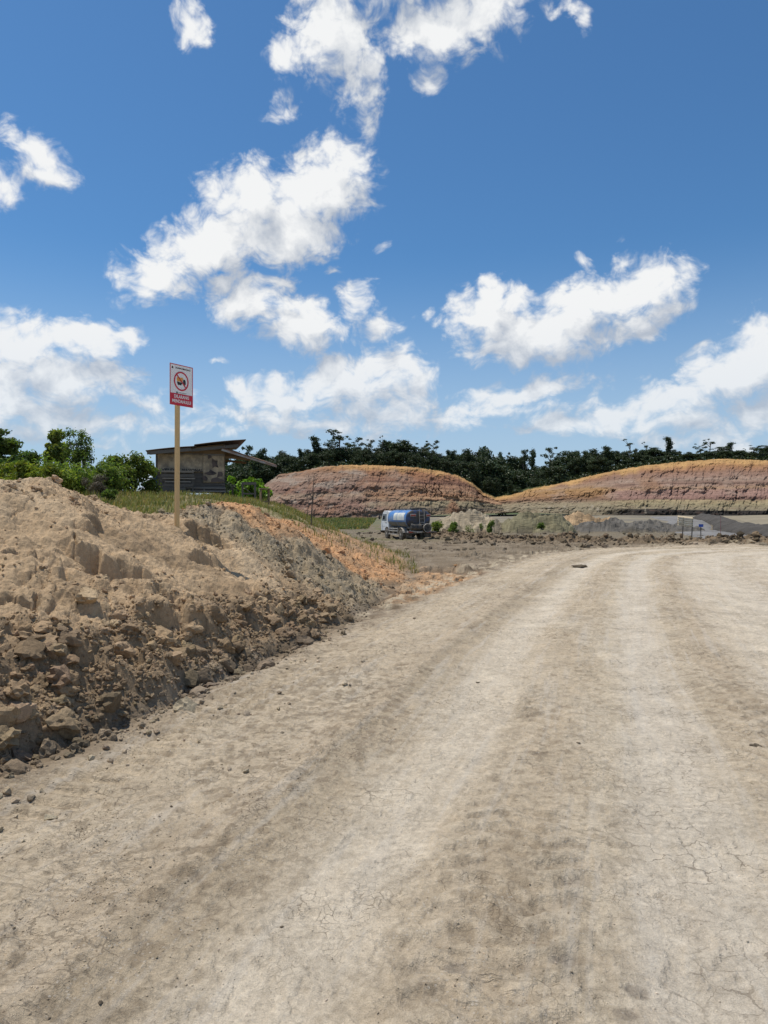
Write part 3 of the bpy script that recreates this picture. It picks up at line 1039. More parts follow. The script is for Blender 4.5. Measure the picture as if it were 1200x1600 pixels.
th3 = np.radians(np.linspace(-180, 180, 361))
fr = np.concatenate([np.geomspace(109, 420, 120), np.geomspace(450, 6000, 30)])
gx, gy = polar_patch(fr, th3)
gz = base_ground(gx, gy) - .06 + np.where(np.hypot(gx, gy) < 112, -.05, 0)
link_mesh('ground', np.stack([gx, gy, gz], 1), grid_faces(len(fr), len(th3)), FAR_EARTH, smooth=True, attrs={'soil': far_colour(gx, gy)}, kind='structure')

# =================================================================== the cut hills of the pit
def pt(px, py, Y):
    """the point at depth Y that the photograph shows at this pixel"""
    return ((px - 600) / F_PX * Y, Y, EYE - (py - 800) / F_PX * Y)


VGRID = np.array([0, .06, .12, .20, .30, .36, .40, .44, .62, .66, .70, .80, .88, .90, .97, 1.0])
HFRAC = np.array([0, .09, .17, .27, .39, .455, .50, .545, .68, .725, .765, .86, .93, .945, .975, 1.0])


DULL = np.array([1.06, .96, .82])


def cut_hill(name, crest, base, Yb, depth, seed, bands, colour, rows=150, cols=620, back=95):
    cx = np.linspace(crest[0][0], crest[-1][0], cols)
    pc = np.interp(cx, [c[0] for c in crest], [c[1] for c in crest]) + .9 * fbm(cx / 9, cx * 0 + seed, 3, seed) + .5 * fbm(cx / 2.6, cx * 0 + seed, 2, seed + 1)
    pb = np.interp(cx, [c[0] for c in base], [c[1] for c in base])
    yb = np.interp(cx, [c[0] for c in Yb], [c[1] for c in Yb])
    dp = np.interp(cx, [c[0] for c in depth], [c[1] for c in depth])
    v = np.linspace(0, 1, rows)
    U, V = np.meshgrid(cx, v, indexing='xy')                       # rows x cols
    zc = EYE - (pc - 800) / F_PX * (yb + dp)
    zb = EYE - (pb - 800) / F_PX * yb
    um = U * 200 / F_PX                                            # metres along the face
    vw = np.clip(V + .035 * fbm(um / 22, V * 2, 3, seed + 2) * np.sin(np.pi * V) + .012 * fbm(um / 3.1, V * 9, 3, seed + 3) * np.sin(np.pi * V), 0, 1)
    hf = np.interp(vw, VGRID, HFRAC)
    Y = (yb + dp)[None, :] - hf * dp[None, :]
    Z = zc[None, :] + (zb - zc)[None, :] * V
    # relief: swells, slumps, runnels and the blocky broken band
    hh = (zc - zb)[None, :]
    Zn = np.clip((zc.max() - Z) / (zc.max() - zb)[None, :], 0, 1)
    W = np.clip(.78 * Zn + .22 * vw + .02 * fbm(um / 24, V * 2, 3, seed + 2), 0, 1)
    rel = 1.2 * fbm(um / 14, V * 3, 4, seed + 4) + .75 * fbm(um / 3.5, V * hh / 3, 4, seed + 5)
    run = ridged(um / 1.9 + .6 * fbm(um / 6, V * 3, 2, seed + 6), V * 1.3, 3, seed + 7) - 1.1
    for (a, b, u0, u1, amt) in bands:
        wv = W
        m = sstep(a - .012, a + .012, wv) * sstep(b + .015, b - .015, wv) * sstep(u0 - 8, u0 + 8, U) * sstep(u1 + 8, u1 - 8, U)
        wob = um + .5 * fbm(um / 5, V * 9, 2, seed + 30)
        crk = sstep(.10, .02, np.abs(perlin(wob / 2.6, V * 1.2, seed + 9))) + .7 * sstep(.07, .01, np.abs(perlin(wob / 1.1, V * 2.2, seed + 31))) * sstep(.0, .3, perlin(um / 6, V * 3, seed + 32))
        crk = crk * (.45 + .6 * sstep(-.15, .3, fbm(um / 7, V * 0, 2, seed + 10)))
        rel = rel - amt * m * (1.5 * crk + .35 * run) + amt * .25 * m
    rel = rel + .75 * run * sstep(.05, .2, V) * .6 + .55 * (sstep(.40, .45, W) - sstep(.66, .74, W)) * np.sin(np.pi * V) + .34 * fbm(um / .9, V * hh, 3, seed + 12)
    rel = rel * sstep(0, .06, V)
    Y = Y - rel
    X = (U - 600) / F_PX * (yb[None, :] + dp[None, :] * (1 - hf))
    X = X + .25 * fbm(um / 2, V * 8, 3, seed + 13)
    col = colour(U, V, um, W, run, seed) * DULL
    col = col * .90 + .10 * (col.mean(-1, keepdims=True) * np.array([1.12, 1.0, .86]))
    col = np.clip(col * (1 + .20 * perlin(W * 46 + .3 * fbm(um / 6, V * 4, 2, seed + 50), um / 30, seed + 51) + .14 * perlin(W * 110, um / 12, seed + 52))[..., None], .02, .8)
    # the hilltop behind the crest
    nb = 22
    tb = np.linspace(back, 0, nb + 1)[:-1]
    Xb = ((cx - 600) / F_PX)[None, :] * ((yb + dp)[None, :] + tb[:, None])
    Yk = (yb + dp)[None, :] + tb[:, None]
    Zk = zc[None, :] + .03 * tb[:, None] + 1.0 * sstep(0, 14, tb)[:, None]
    cb_ = np.broadcast_to(np.array([.045, .062, .022]), (nb, cols, 3)).copy()
    grow = sstep(2.5, 7.0, tb)[:, None, None]
    cb_ = cb_ * grow + col[0][None] * (1 - grow)
    A = np.concatenate([Xb, X]), np.concatenate([Yk, Y]), np.concatenate([Zk * np.ones_like(Xb), Z])
    vs = np.stack([a.ravel() for a in A], 1)
    cs = np.concatenate([cb_.reshape(-1, 3), col.reshape(-1, 3)])
    link_mesh(name, vs, grid_faces(nb + rows, cols)[:, ::-1], FAR_EARTH, smooth=False, attrs={'soil': cs}, kind='structure')
    return lambda px, extra=0.0: ((px - 600) / F_PX * float(np.interp(px, cx, yb + dp) + extra), float(np.interp(px, cx, yb + dp) + extra),
                                  float(np.interp(px, cx, zc)) + .03 * extra + float(sstep(0, 14, np.array(extra))))


def strata(vw, stops):
    vs = [s[0] for s in stops]
    return np.stack([np.interp(vw, vs, [s[1][k] for s in stops]) for k in range(3)], -1)


def tint(c, f, t):
    f = np.clip(f, 0, 1)[..., None]
    return c * (1 - f) + np.array(t) * f


def left_colour(U, V, um, vw, run, seed):
    w_ = np.clip(vw + .02 * fbm(um / 9, V * 3, 3, seed + 20), 0, 1)
    right = strata(w_, [(0, (.37, .245, .12)), (.10, (.34, .205, .095)), (.17, (.29, .15, .085)), (.26, (.255, .14, .09)), (.33, (.21, .115, .085)), (.36, (.16, .09, .07)),
                        (.40, (.28, .175, .12)), (.47, (.25, .15, .105)), (.53, (.32, .215, .15)), (.60, (.29, .17, .11)), (.68, (.36, .25, .165)), (.71, (.22, .13, .09)), (.75, (.27, .245, .175)), (.84, (.215, .195, .145)),
                        (.90, (.12, .11, .10)), (.95, (.20, .165, .12)), (1, (.24, .20, .15))])
    left = strata(w_, [(0, (.35, .22, .12)), (.08, (.30, .17, .10)), (.16, (.25, .165, .125)), (.27, (.285, .22, .19)), (.34, (.205, .145, .125)), (.42, (.255, .185, .16)), (.50, (.195, .125, .11)),
                       (.58, (.30, .235, .19)), (.66, (.24, .17, .145)), (.75, (.20, .13, .115)), (.86, (.25, .17, .145)), (.95, (.20, .135, .115)), (1, (.15, .13, .08))])
    k = sstep(560, 640, U + 45 * fbm(um / 10, V * 3, 3, seed + 21))[..., None]
    c = left * (1 - k) + right * k
    c = tint(c, sstep(.15, .5, fbm(um / 6, V * 6 + um / 40, 4, seed + 22)) * (1 - k[..., 0]) * .6, (.31, .285, .27))
    c = tint(c, sstep(.1, .4, fbm((um + V * 18) / 5, V * 2, 4, seed + 23)) * sstep(.1, .3, V) * (1 - k[..., 0]) * .5, (.27, .15, .10))
    c = tint(c, (sstep(.09, .02, np.abs(perlin((um + .5 * fbm(um / 5, V * 9, 2, seed + 30)) / 2.2, V * 1.2, seed + 9))) + .8 * sstep(.05, .0, np.abs(vw - .375 - .012 * fbm(um / 4, V * 0, 2, seed + 40)))) * sstep(.34, .37, vw) * sstep(.62, .5, vw) * sstep(618, 634, U) * sstep(765, 745, U) * .8, (.095, .05, .042))  # runnels: dark red soil and groove shadow painted in as one tint
    c = tint(c, sstep(.135, .0, V + .09 * fbm(um / 5, V * 0, 3, seed + 41)) * sstep(500, 560, U), (.43, .27, .12))
    # red wash running down from the broken band
    fan = sstep(22, 4, np.abs(U - 708) / np.maximum(.25, (V - .55) * 2.4)) * sstep(.62, .74, V) * sstep(1.0, .93, V)
    c = tint(c, fan * .8, (.25, .135, .085))
    c = tint(c, sstep(.35, .75, fbm(um / 1.2, V * 22, 3, seed + 24)) * .35, (.16, .10, .08))
    c = tint(c, sstep(560, 520, U) * sstep(.955, .985, V), (.09, .10, .035))
    return c


def right_colour(U, V, um, vw, run, seed):
    w_ = np.clip(vw + .012 * fbm(um / 9, V * 3, 3, seed + 20), 0, 1)
    c = strata(w_, [(0, (.40, .28, .13)), (.05, (.37, .235, .11)), (.12, (.33, .185, .095)), (.19, (.285, .165, .105)), (.25, (.24, .155, .125)), (.32, (.255, .175, .15)), (.38, (.29, .225, .20)), (.425, (.225, .155, .135)), (.445, (.15, .10, .088)),
                    (.475, (.26, .18, .155)), (.52, (.335, .235, .17)), (.56, (.285, .19, .175)), (.62, (.27, .18, .17)), (.68, (.25, .16, .15)), (.715, (.17, .11, .10)), (.735, (.31, .265, .175)),
                    (.80, (.265, .245, .165)), (.86, (.235, .215, .16)), (.885, (.21, .195, .15)), (.89, (.035, .034, .036)), (.985, (.03, .03, .032)), (1, (.20, .18, .14))])
    far_ = strata(w_, [(0, (.36, .24, .125)), (.15, (.30, .175, .10)), (.30, (.245, .14, .10)), (.42, (.28, .20, .15)), (.50, (.33, .21, .10)), (.62, (.29, .175, .095)), (.70, (.20, .135, .10)), (.78, (.26, .235, .175)),
                       (.9, (.235, .22, .17)), (1, (.22, .20, .15))])
    k = sstep(915, 985, U + 20 * fbm(um / 8, V * 3, 3, seed + 21))[..., None]
    c = far_ * (1 - k) + c * k
    c = tint(c, sstep(.2, .6, fbm(um / 7, V * 5, 4, seed + 22)) * sstep(.2, .3, V) * sstep(.72, .6, V) * .45, (.30, .24, .215))
    c = tint(c, sstep(.3, .7, fbm(um / 2.2, V * 26, 3, seed + 24)) * .35 * sstep(.15, .3, V), (.15, .095, .08))
    c = tint(c, sstep(24, 6, np.abs(U - 1012 + 4 * np.sin(V * 9))) * sstep(.18, .3, V) * sstep(.62, .45, V) * .6, (.28, .17, .11))
    c = tint(c, sstep(.16, .0, V + .09 * fbm(um / 5, V * 0, 3, seed + 41)), (.45, .29, .125))
    c = tint(c, sstep(.5, .8, fbm(um / 1.6, V * 3, 2, seed + 25)) * sstep(.74, .78, V) * sstep(1.0, .9, V) * .5, (.34, .33, .30))
    return c


left_crest = cut_hill('cut_hill', [(395, 772), (424, 750), (436, 742), (470, 737), (500, 730), (540, 727), (575, 727), (610, 728), (650, 731), (690, 737), (716, 744), (738, 756), (755, 771), (772, 779), (800, 786), (820, 789)],
                      [(395, 812), (500, 812), (600, 808), (700, 804), (820, 801)], [(395, 205), (600, 215), (740, 222), (820, 238)], [(395, 26), (600, 24), (740, 16), (820, 9)], 301,
                      [(.35, .64, 620, 762, .75), (.18, .34, 440, 520, .3)], left_colour)
right_crest = cut_hill('cut_hill', [(770, 780), (800, 774), (828, 766), (846, 762), (870, 757), (900, 750), (940, 740), (1000, 729), (1060, 722), (1130, 717), (1200, 720), (1260, 725), (1340, 734)],
                       [(770, 800), (880, 803), (960, 806), (1010, 807), (1080, 808), (1200, 808), (1340, 806)], [(770, 235), (900, 214), (1000, 196), (1340, 176)], [(770, 10), (850, 16), (960, 24), (1340, 30)], 401,
                       [(.52, .72, 925, 1400, .6), (.36, .46, 985, 1400, .35), (.42, .70, 810, 900, .5)], right_colour)


# =================================================================== things on the pit floor: haul road, dark berm, tan bench
def strip(name, left, right, mat, colour, lift, nseg=90, nw=14, crown=0.0, rough=0.05, ydep=None):
    """a ribbon of ground between two lines of points"""
    L = np.array(left, float)
    Rr = np.array(right, float)
    t = np.linspace(0, 1, nseg)
    li = np.stack([np.interp(t, np.linspace(0, 1, len(L)), L[:, k]) for k in (0, 1)], 1)
    ri = np.stack([np.interp(t, np.linspace(0, 1, len(Rr)), Rr[:, k]) for k in (0, 1)], 1)
    wv = np.linspace(0, 1, nw)
    X = li[:, None, 0] * (1 - wv) + ri[:, None, 0] * wv
    Yy = li[:, None, 1] * (1 - wv) + ri[:, None, 1] * wv
    x, y = X.ravel(), Yy.ravel()
    prof = np.broadcast_to(np.sin(np.pi * wv) ** .8, X.shape).ravel()
    z = base_ground(x, y) + lift + crown * prof * (1 + .25 * fbm(x / 3, y / 3, 3, 501)) + rough * fbm(x / 1.2, y / 1.2, 3, 503) * np.clip(prof * 3, 0, 1)
    z = np.where(prof < .02, z - .25, z)
    n = fbm(x / 4, y / 4, 4, 505)[:, None]
    c = np.array([colour]) * (1 + .22 * n)
    return link_mesh(name, np.stack([x, y, z], 1), grid_faces(nseg, nw), mat, smooth=True, attrs={'soil': c}, kind='structure')


strip('haul_road', [(62, 166), (50, 125), (38, 98), (31, 78), (26.5, 62), (24, 51), (22.8, 45)], [(70, 168), (56.5, 125), (45.5, 98), (38, 82), (33.2, 66), (30.8, 56), (29.7, 47)], FAR_EARTH, (.205, .20, .195), .12)
strip('dark_berm', [(66, 152), (56.3, 125), (45.3, 98), (37.8, 82), (33.0, 66), (30.5, 56), (29.5, 47)], [(72, 155), (63, 130), (52, 104), (44.5, 87), (39.5, 70), (37, 58), (36, 48)], FAR_EARTH, (.085, .078, .07), .0, crown=.85, rough=.14, nseg=160, nw=18)
strip('pit_bench', [(74, 160), (66, 132), (55, 106), (47, 89), (42, 72), (40, 60)], [(150, 175), (130, 138), (115, 110), (100, 92), (92, 75), (88, 62)], FAR_EARTH, (.27, .235, .17), .22, crown=.3)

# =================================================================== trees and plants
FOREST = mat_leaf('forest_leaves', (.050, .070, .032), .18)
BUSH = mat_leaf('bush_leaves', (.145, .18, .052), .45)
BRIGHT = mat_leaf('bright_leaves', (.16, .27, .03), .38)
BARK = mat_plain('bark', (.14, .115, .09), .9, var=.4, scale=3)
DARKBARK = mat_plain('dark_bark', (.075, .065, .055), .9, var=.3, scale=3)
TWIG = mat_leaf('dry_twigs', (.16, .13, .09), .1)
GRASSM = mat_leaf('grass_blades', (.205, .20, .10), .35)


def leaf_mesh(name, pts, normals, size, aspect, tints, droop=0.0, rng=RNG):
    """leaves: folded four-cornered blades at pts"""
    n = len(pts)
    nr = normals / np.maximum(np.linalg.norm(normals, axis=1, keepdims=True), 1e-6)
    a = rng.normal(size=(n, 3))
    a -= nr * np.sum(a * nr, 1, keepdims=True)
    a[:, 2] -= droop
    a /= np.maximum(np.linalg.norm(a, axis=1, keepdims=True), 1e-6)
    b = np.cross(nr, a)
    sz = size * (0.6 + .8 * rng.random((n, 1)))
    L = a * sz
    W = b * sz * aspect
    fold = nr * sz * .18
    v = np.stack([pts - L * .5, pts + W * .5 + fold, pts + L * .55, pts - W * .5 + fold], 1).reshape(-1, 3)
    f = np.arange(4 * n).reshape(n, 4)
    t = np.repeat(tints, 4, axis=0)
    me_o = link_mesh(name, v, f, None, attrs={'tint': t})
    me = me_o.data
    bpy.data.objects.remove(me_o)
    return me


def sample_lobes(lobes, n, rng, shell=.45):
    """points through ellipsoidal lobes (x, y, z, rx, ry, rz), denser to the outside, and their outward normals"""
    vol = np.array([l[3] * l[4] * l[5] for l in lobes]) ** .8
    k = rng.choice(len(lobes), n, p=vol / vol.sum())
    L = np.array(lobes)[k]
    d = rng.normal(size=(n, 3))
    d /= np.linalg.norm(d, axis=1, keepdims=True)
    r = rng.random((n, 1)) ** shell
    off = d * r * L[:, 3:6]
    p = L[:, :3] + off + rng.normal(size=(n, 3)) * .16 * L[:, 3:6]
    nrm = d / L[:, 3:6] * L[:, 3:6].mean(1, keepdims=True) + rng.normal(size=(n, 3)) * .7 + np.array([0, 0, .45])
    return p, nrm, k


def leaf_tints(n, k, rng, spread=.35, warm=.12):
    base = 1 + spread * (rng.random((n, 1)) - .5) * 1.6
    per = 1 + spread * (np.array([math.sin(q * 12.9898) for q in k])[:, None]) * .7
    hue = rng.normal(size=(n, 1)) * warm
    return np.clip(base * per * np.concatenate([1 + hue, np.ones((n, 1)), 1 - hue * .6], 1), .15, 2.5)


def mesh_of(mb, name, mat, smooth=True):
    o = mb.build(name, mat, smooth=smooth)
    me = o.data
    bpy.data.objects.remove(o)
    return me


def forest_kind(kind, seed):
    """crown and trunk meshes of one kind of forest tree, 12 m tall"""
    rng = np.random.default_rng(seed)
    H = 12.0
    tr = MB()
    lobes = []
    bend = rng.normal(size=2) * .35
    top = (bend[0], bend[1], H * .72)
    if kind == 'round':
        for _ in range(22):
            a, r = rng.random() * 6.28, rng.random() ** .6 * 2.9
            z = H * (.42 + .47 * rng.random()) - r * .35
            q = .85 + .85 * rng.random()
            lobes.append((math.cos(a) * r, math.sin(a) * r, z, q * 1.15, q * 1.15, q * .8))
        n, size = 2600, .50
    elif kind == 'tall':
        for _ in range(18):
            a, r = rng.random() * 6.28, rng.random() * 1.35
            z = H * (.22 + .72 * rng.random())
            q = .7 + .55 * rng.random()
            lobes.append((math.cos(a) * r, math.sin(a) * r, z, q, q, q * .95))
        n, size = 2000, .46
    elif kind == 'layer':
        for _ in range(9):
            a, r = rng.random() * 6.28, .6 + rng.random() * 2.6
            z = H * (.60 + .36 * rng.random())
            q = .8 + .7 * rng.random()
            lobes.append((math.cos(a) * r, math.sin(a) * r, z, q * 1.25, q * 1.25, q * .38))
        n, size = 1300, .42
    elif kind == 'open':
        for _ in range(20):
            a, r = rng.random() * 6.28, .3 + rng.random() * 2.4
            z = H * (.38 + .58 * rng.random())
            q = .45 + .6 * rng.random()
            lobes.append((math.cos(a) * r, math.sin(a) * r, z, q, q, q * .7))
        n, size = 1150, .38
    elif kind == 'thin':
        for _ in range(7):
            a, r = rng.random() * 6.28, .3 + rng.random() * 1.9
            z = H * (.70 + .29 * rng.random())
            q = .35 + .35 * rng.random()
            lobes.append((math.cos(a) * r, math.sin(a) * r, z, q * 1.3, q * 1.3, q * .45))
        n, size = 260, .4
    else:  # low
        for _ in range(22):
            a, r = rng.random() * 6.28, rng.random() ** .5 * 3.4
            z = H * (.06 + .78 * rng.random()) * (1 - .09 * r)
            q = .9 + .9 * rng.random()
            lobes.append((math.cos(a) * r, math.sin(a) * r, z, q * 1.2, q * 1.2, q))
        n, size = 2800, .52
        top = (bend[0], bend[1], H * .5)
    p, nr, k = sample_lobes(lobes, n, rng)
    crown = leaf_mesh('crown', p, nr, size, .75, leaf_tints(n, k, rng), .2, rng)
    crown.materials.append(FOREST)
    tr.tube([(0, 0, -1.5), (bend[0] * .2, bend[1] * .2, H * .25), (bend[0] * .6, bend[1] * .6, H * .5), top], [.24, .19, .14, .08], 6)
    for l in lobes[:8]:
        z0 = min(l[2] * .78, top[2] * .95)
        tr.tube([(bend[0] * z0 / H, bend[1] * z0 / H, z0), (l[0] * .5, l[1] * .5, (z0 + l[2]) * .52), (l[0], l[1], l[2])], [.08, .055, .025], 4)
    trunk = mesh_of(tr, 'trunk', BARK if kind in ('open', 'thin', 'layer') else DARKBARK)
    return crown, trunk


FK = {}
for i, kd in enumerate(['round', 'round', 'tall', 'layer', 'open', 'thin', 'low', 'low']):
    FK.setdefault(kd, []).append(forest_kind(kd, 900 + i))


def forest_tree(kind, loc, height, width, label, group, seed):
    rng = random.Random(seed)
    crown, trunk = rng.choice(FK[kind])
    t = thing('forest_tree', label, 'tree', loc, rng.random() * 6.28, group)
    t.scale = (width, width, height / 12.0)
    place('trunk', trunk, t)
    place('crown', crown, t)
    return t


G1 = 'trees of the forest above the cut hills'
# trees one can tell apart on the skyline: pixel, top, kind, width, wording
SKYLINE = [
    (388, 697, 'open', 1.0, 'small open-crowned forest tree just right of the shack roof, above the rusty awning'),
    (408, 692, 'round', .62, 'small round-headed dark tree on a bare trunk above the rusty awning'),
    (494, 681, 'tall', 1.25, 'tall dark column-shaped tree at the left of the skyline above the left cut hill'),
    (532, 672, 'open', 1.75, 'tallest broad tree with airy crown above the left cut hill'),
    (556, 684, 'open', 1.25, 'airy tree at the right shoulder of the tallest broad tree on the skyline'),
    (575, 686, 'open', .8, 'thin airy tree above the middle of the left cut hill'),
    (597, 678, 'thin', .62, 'little flat tuft on a bare stem rising left of the widest dark crowns'),
    (606, 684, 'round', 1.35, 'wide dark round tree above the truck, left of its twin crown'),
    (630, 685, 'round', 1.45, 'wide dark round tree above the truck, right of its twin crown'),
    (658, 692, 'open', 1.1, 'open tree with see-through crown right of the wide dark pair'),
    (674, 688, 'open', .95, 'tall open tree at the right end of the left cut hill'),
    (706, 703, 'tall', .9, 'slim dark tree standing before the skyline gap left of the highest middle crown'),
    (728, 699, 'round', .95, 'dark rounded tree next left of the highest middle crown'),
    (756, 686, 'round', 1.25, 'highest rounded tree above the gap between the two cut hills'),
    (790, 706, 'open', .9, 'low open tree right of the highest middle crown'),
    (818, 702, 'open', .9, 'thin pale-stemmed open tree at the left lip of the skyline notch'),
    (833, 702, 'tall', .95, 'narrow dark tree closing the left side of the skyline notch'),
    (860, 698, 'open', 1.15, 'open-branched tree at the right side of the skyline notch'),
    (893, 697, 'round', 1.1, 'dark broad tree at the left end of the forest above the right cut hill'),
    (926, 699, 'round', .9, 'dark bushy tree above the left slope of the right cut hill'),
    (950, 696, 'tall', 1.0, 'dark upright tree above the left slope of the right cut hill'),
    (983, 683, 'thin', .95, 'spindly bare-stemmed tree with tiny leaf tufts standing clear of the forest'),
    (1009, 688, 'thin', .62, 'lone leaf tuft on an invisible thin stem right of the spindly bare-stemmed tree'),
    (1045, 682, 'tall', 1.0, 'pointed dark tree, highest in the forest above the right cut hill'),
    (1022, 697, 'round', 1.1, 'dark round tree immediately left of the pointed dark tree'),
    (1066, 706, 'open', .8, 'low open tree right of the pointed dark tree'),
    (1094, 692, 'open', .85, 'pale-stemmed open tree leaning over the crest of the right cut hill'),
    (1108, 683, 'thin', 1.1, 'thin ragged tree with tufts up its stem on the right crest'),
    (1120, 697, 'layer', 1.0, 'wide flat-topped tree right of the thin ragged tree'),
    (1140, 690, 'tall', 1.0, 'dark dense tree on the top of the right cut hill'),
    (1176, 695, 'open', 1.1, 'open-crowned tree toward the right edge of the picture on the right cut hill'),
    (1200, 694, 'round', 1.0, 'dark tree cut by the right edge of the picture'),
]


def crest_at(px, extra):
    if px < 405:
        return ((px - 600) / F_PX * (231 + extra), 231 + extra, 4.0)
    if px < 735:
        return left_crest(px, extra)
    if px > 845:
        return right_crest(px, extra)
    # the forest comes down into the gap between the hills
    a, b = left_crest(735, extra), right_crest(845, extra)
    t = (px - 735) / 110
    Y = 255 + extra
    z = 5.0 + 4.5 * abs(t - .45) + .02 * extra
    return ((px - 600) / F_PX * Y, Y, z)


for i, (px, top, kd, wd, lab) in enumerate(SKYLINE):
    ex = 10 + (i * 7 % 5) * 4 + (14 if 735 <= px <= 845 else 0)
    x, y, z = crest_at(px, ex)
    ht = EYE - (top - 800) / F_PX * y - z
    forest_tree(kd, (x, y, z - .3), ht * 1.03, wd * (.9 + .1 * ht / 12), lab, G1, 70 + i)

# the closed front of the forest between them
SKYTOP = [(355, 706), (420, 706), (450, 703), (480, 700), (520, 694), (580, 696), (640, 697), (690, 706), (720, 706), (770, 702), (800, 712), (822, 712), (843, 727), (852, 727), (875, 707), (930, 704), (1000, 701), (1050, 702), (1090, 706), (1150, 704), (1230, 702)]
PLACES = [(385, 'seen under and just right of the rusty awning'), (430, 'above the lime green bush right of the shack'), (470, 'over the left end of the left cut hill'), (520, 'around the tall column-shaped tree'),
          (566, 'below the tallest broad airy tree'), (600, 'left of the wide dark twin crowns'), (645, 'below the wide dark twin crowns above the truck'), (690, 'over the right shoulder of the left cut hill'),
          (735, 'left of the highest middle crown'), (775, 'below the highest middle crown'), (825, 'left of the skyline notch'), (875, 'right of the skyline notch'), (940, 'over the low left end of the right cut hill'),
          (1000, 'around the spindly bare-stemmed tree'), (1060, 'around the pointed dark tree'), (1115, 'left of the wide flat-topped tree on the right crest'), (1165, 'over the top of the right cut hill'), (1300, 'at the right end of the skyline')]


def front_label(q, row, kd):
    where = next(w_ for lim, w_ in PLACES if q < lim)
    return ('low' if row == 0 else 'taller') + {'low': ' bushy', 'round': ' round-headed', 'tall': ' narrow'}[kd] + ' forest tree ' + where


rngf = random.Random(5)
px = 352.0
j = 0
while px < 1226:
    for row in range(2):
        q = px + rngf.uniform(-5, 5)
        ex = (6 if row == 0 else 24) + rngf.uniform(0, 8)
        x, y, z = crest_at(q, ex)
        tp = np.interp(q, [a[0] for a in SKYTOP], [a[1] for a in SKYTOP]) + (rngf.uniform(2, 10) if row == 0 else rngf.uniform(-5, 3))
        ht = EYE - (tp - 800) / F_PX * y - z
        if ht < 2.5:
            ht = 2.5 + rngf.random()
        kd = rngf.choice(['low', 'round', 'low']) if row == 0 else rngf.choice(['round', 'tall', 'round', 'low'])
        forest_tree(kd, (x, y, z - .3), ht, min(1.5, (.85 + .4 * rngf.random()) * max(.6, ht / 10.5)),
                    front_label(q, row, kd), 'trees merged in the forest front', 1000 + j)
        j += 1
    px += 9.5
# trees running down into the gap between the hills
for i in range(26):
    q = rngf.uniform(738, 838)
    fr_ = rngf.random()
    Y = 246 + 22 * fr_
    zz = 4.5 + 3.5 * fr_ + 3.0 * abs((q - 785) / 50)
    ht = rngf.uniform(6, 9.5)
    kd = rngf.choice(['round', 'low', 'tall'])
    forest_tree(kd, ((q - 600) / F_PX * Y, Y, zz - 1), ht, rngf.uniform(.7, 1.0),
                {'low': 'bushy', 'round': 'round-headed', 'tall': 'narrow'}[kd] + ' dark tree ' + ('on the left' if q < 770 else 'in the middle' if q < 805 else 'on the right') + ' of the gap between the two cut hills' + (', low down' if fr_ < .5 else ', higher up'), 'trees in the gap between the hills', 2000 + i)

# low growth along the crests
pts_, nrm_, kk_ = [], [], []
lob = []
for q in np.arange(350, 1235, 2.2):
    for ex in (3.2, 7, 12, 20):
        x, y, z = crest_at(q + rngf.uniform(-2, 2), ex + rngf.uniform(-1, 2))
        thin_edge = .55 if ex < 5 else 1.0
        r = rngf.uniform(.45, 1.0) * thin_edge
        if ex < 5 and rngf.random() < .55:
            continue
        lob.append((x, y, z + .3 * r, r * 1.5, r * 1.5, r * (1.0 + .07 * ex)))
for _ in range(170):
    q = rngf.uniform(732, 845)
    fr_ = rngf.random()
    Y = 240 + 30 * fr_
    r = rngf.uniform(1.2, 2.4)
    lob.append(((q - 600) / F_PX * Y, Y, 2.2 + 6 * fr_ + 3.0 * abs((q - 785) / 50), r * 1.3, r * 1.3, r))
p, nr, k = sample_lobes(lob, 46000, RNG, .5)
me = leaf_mesh('undergrowth', p, nr, .75, .8, leaf_tints(len(p), k, RNG), .1)
me.materials.append(FOREST)
place('undergrowth', me, None, 'stuff')


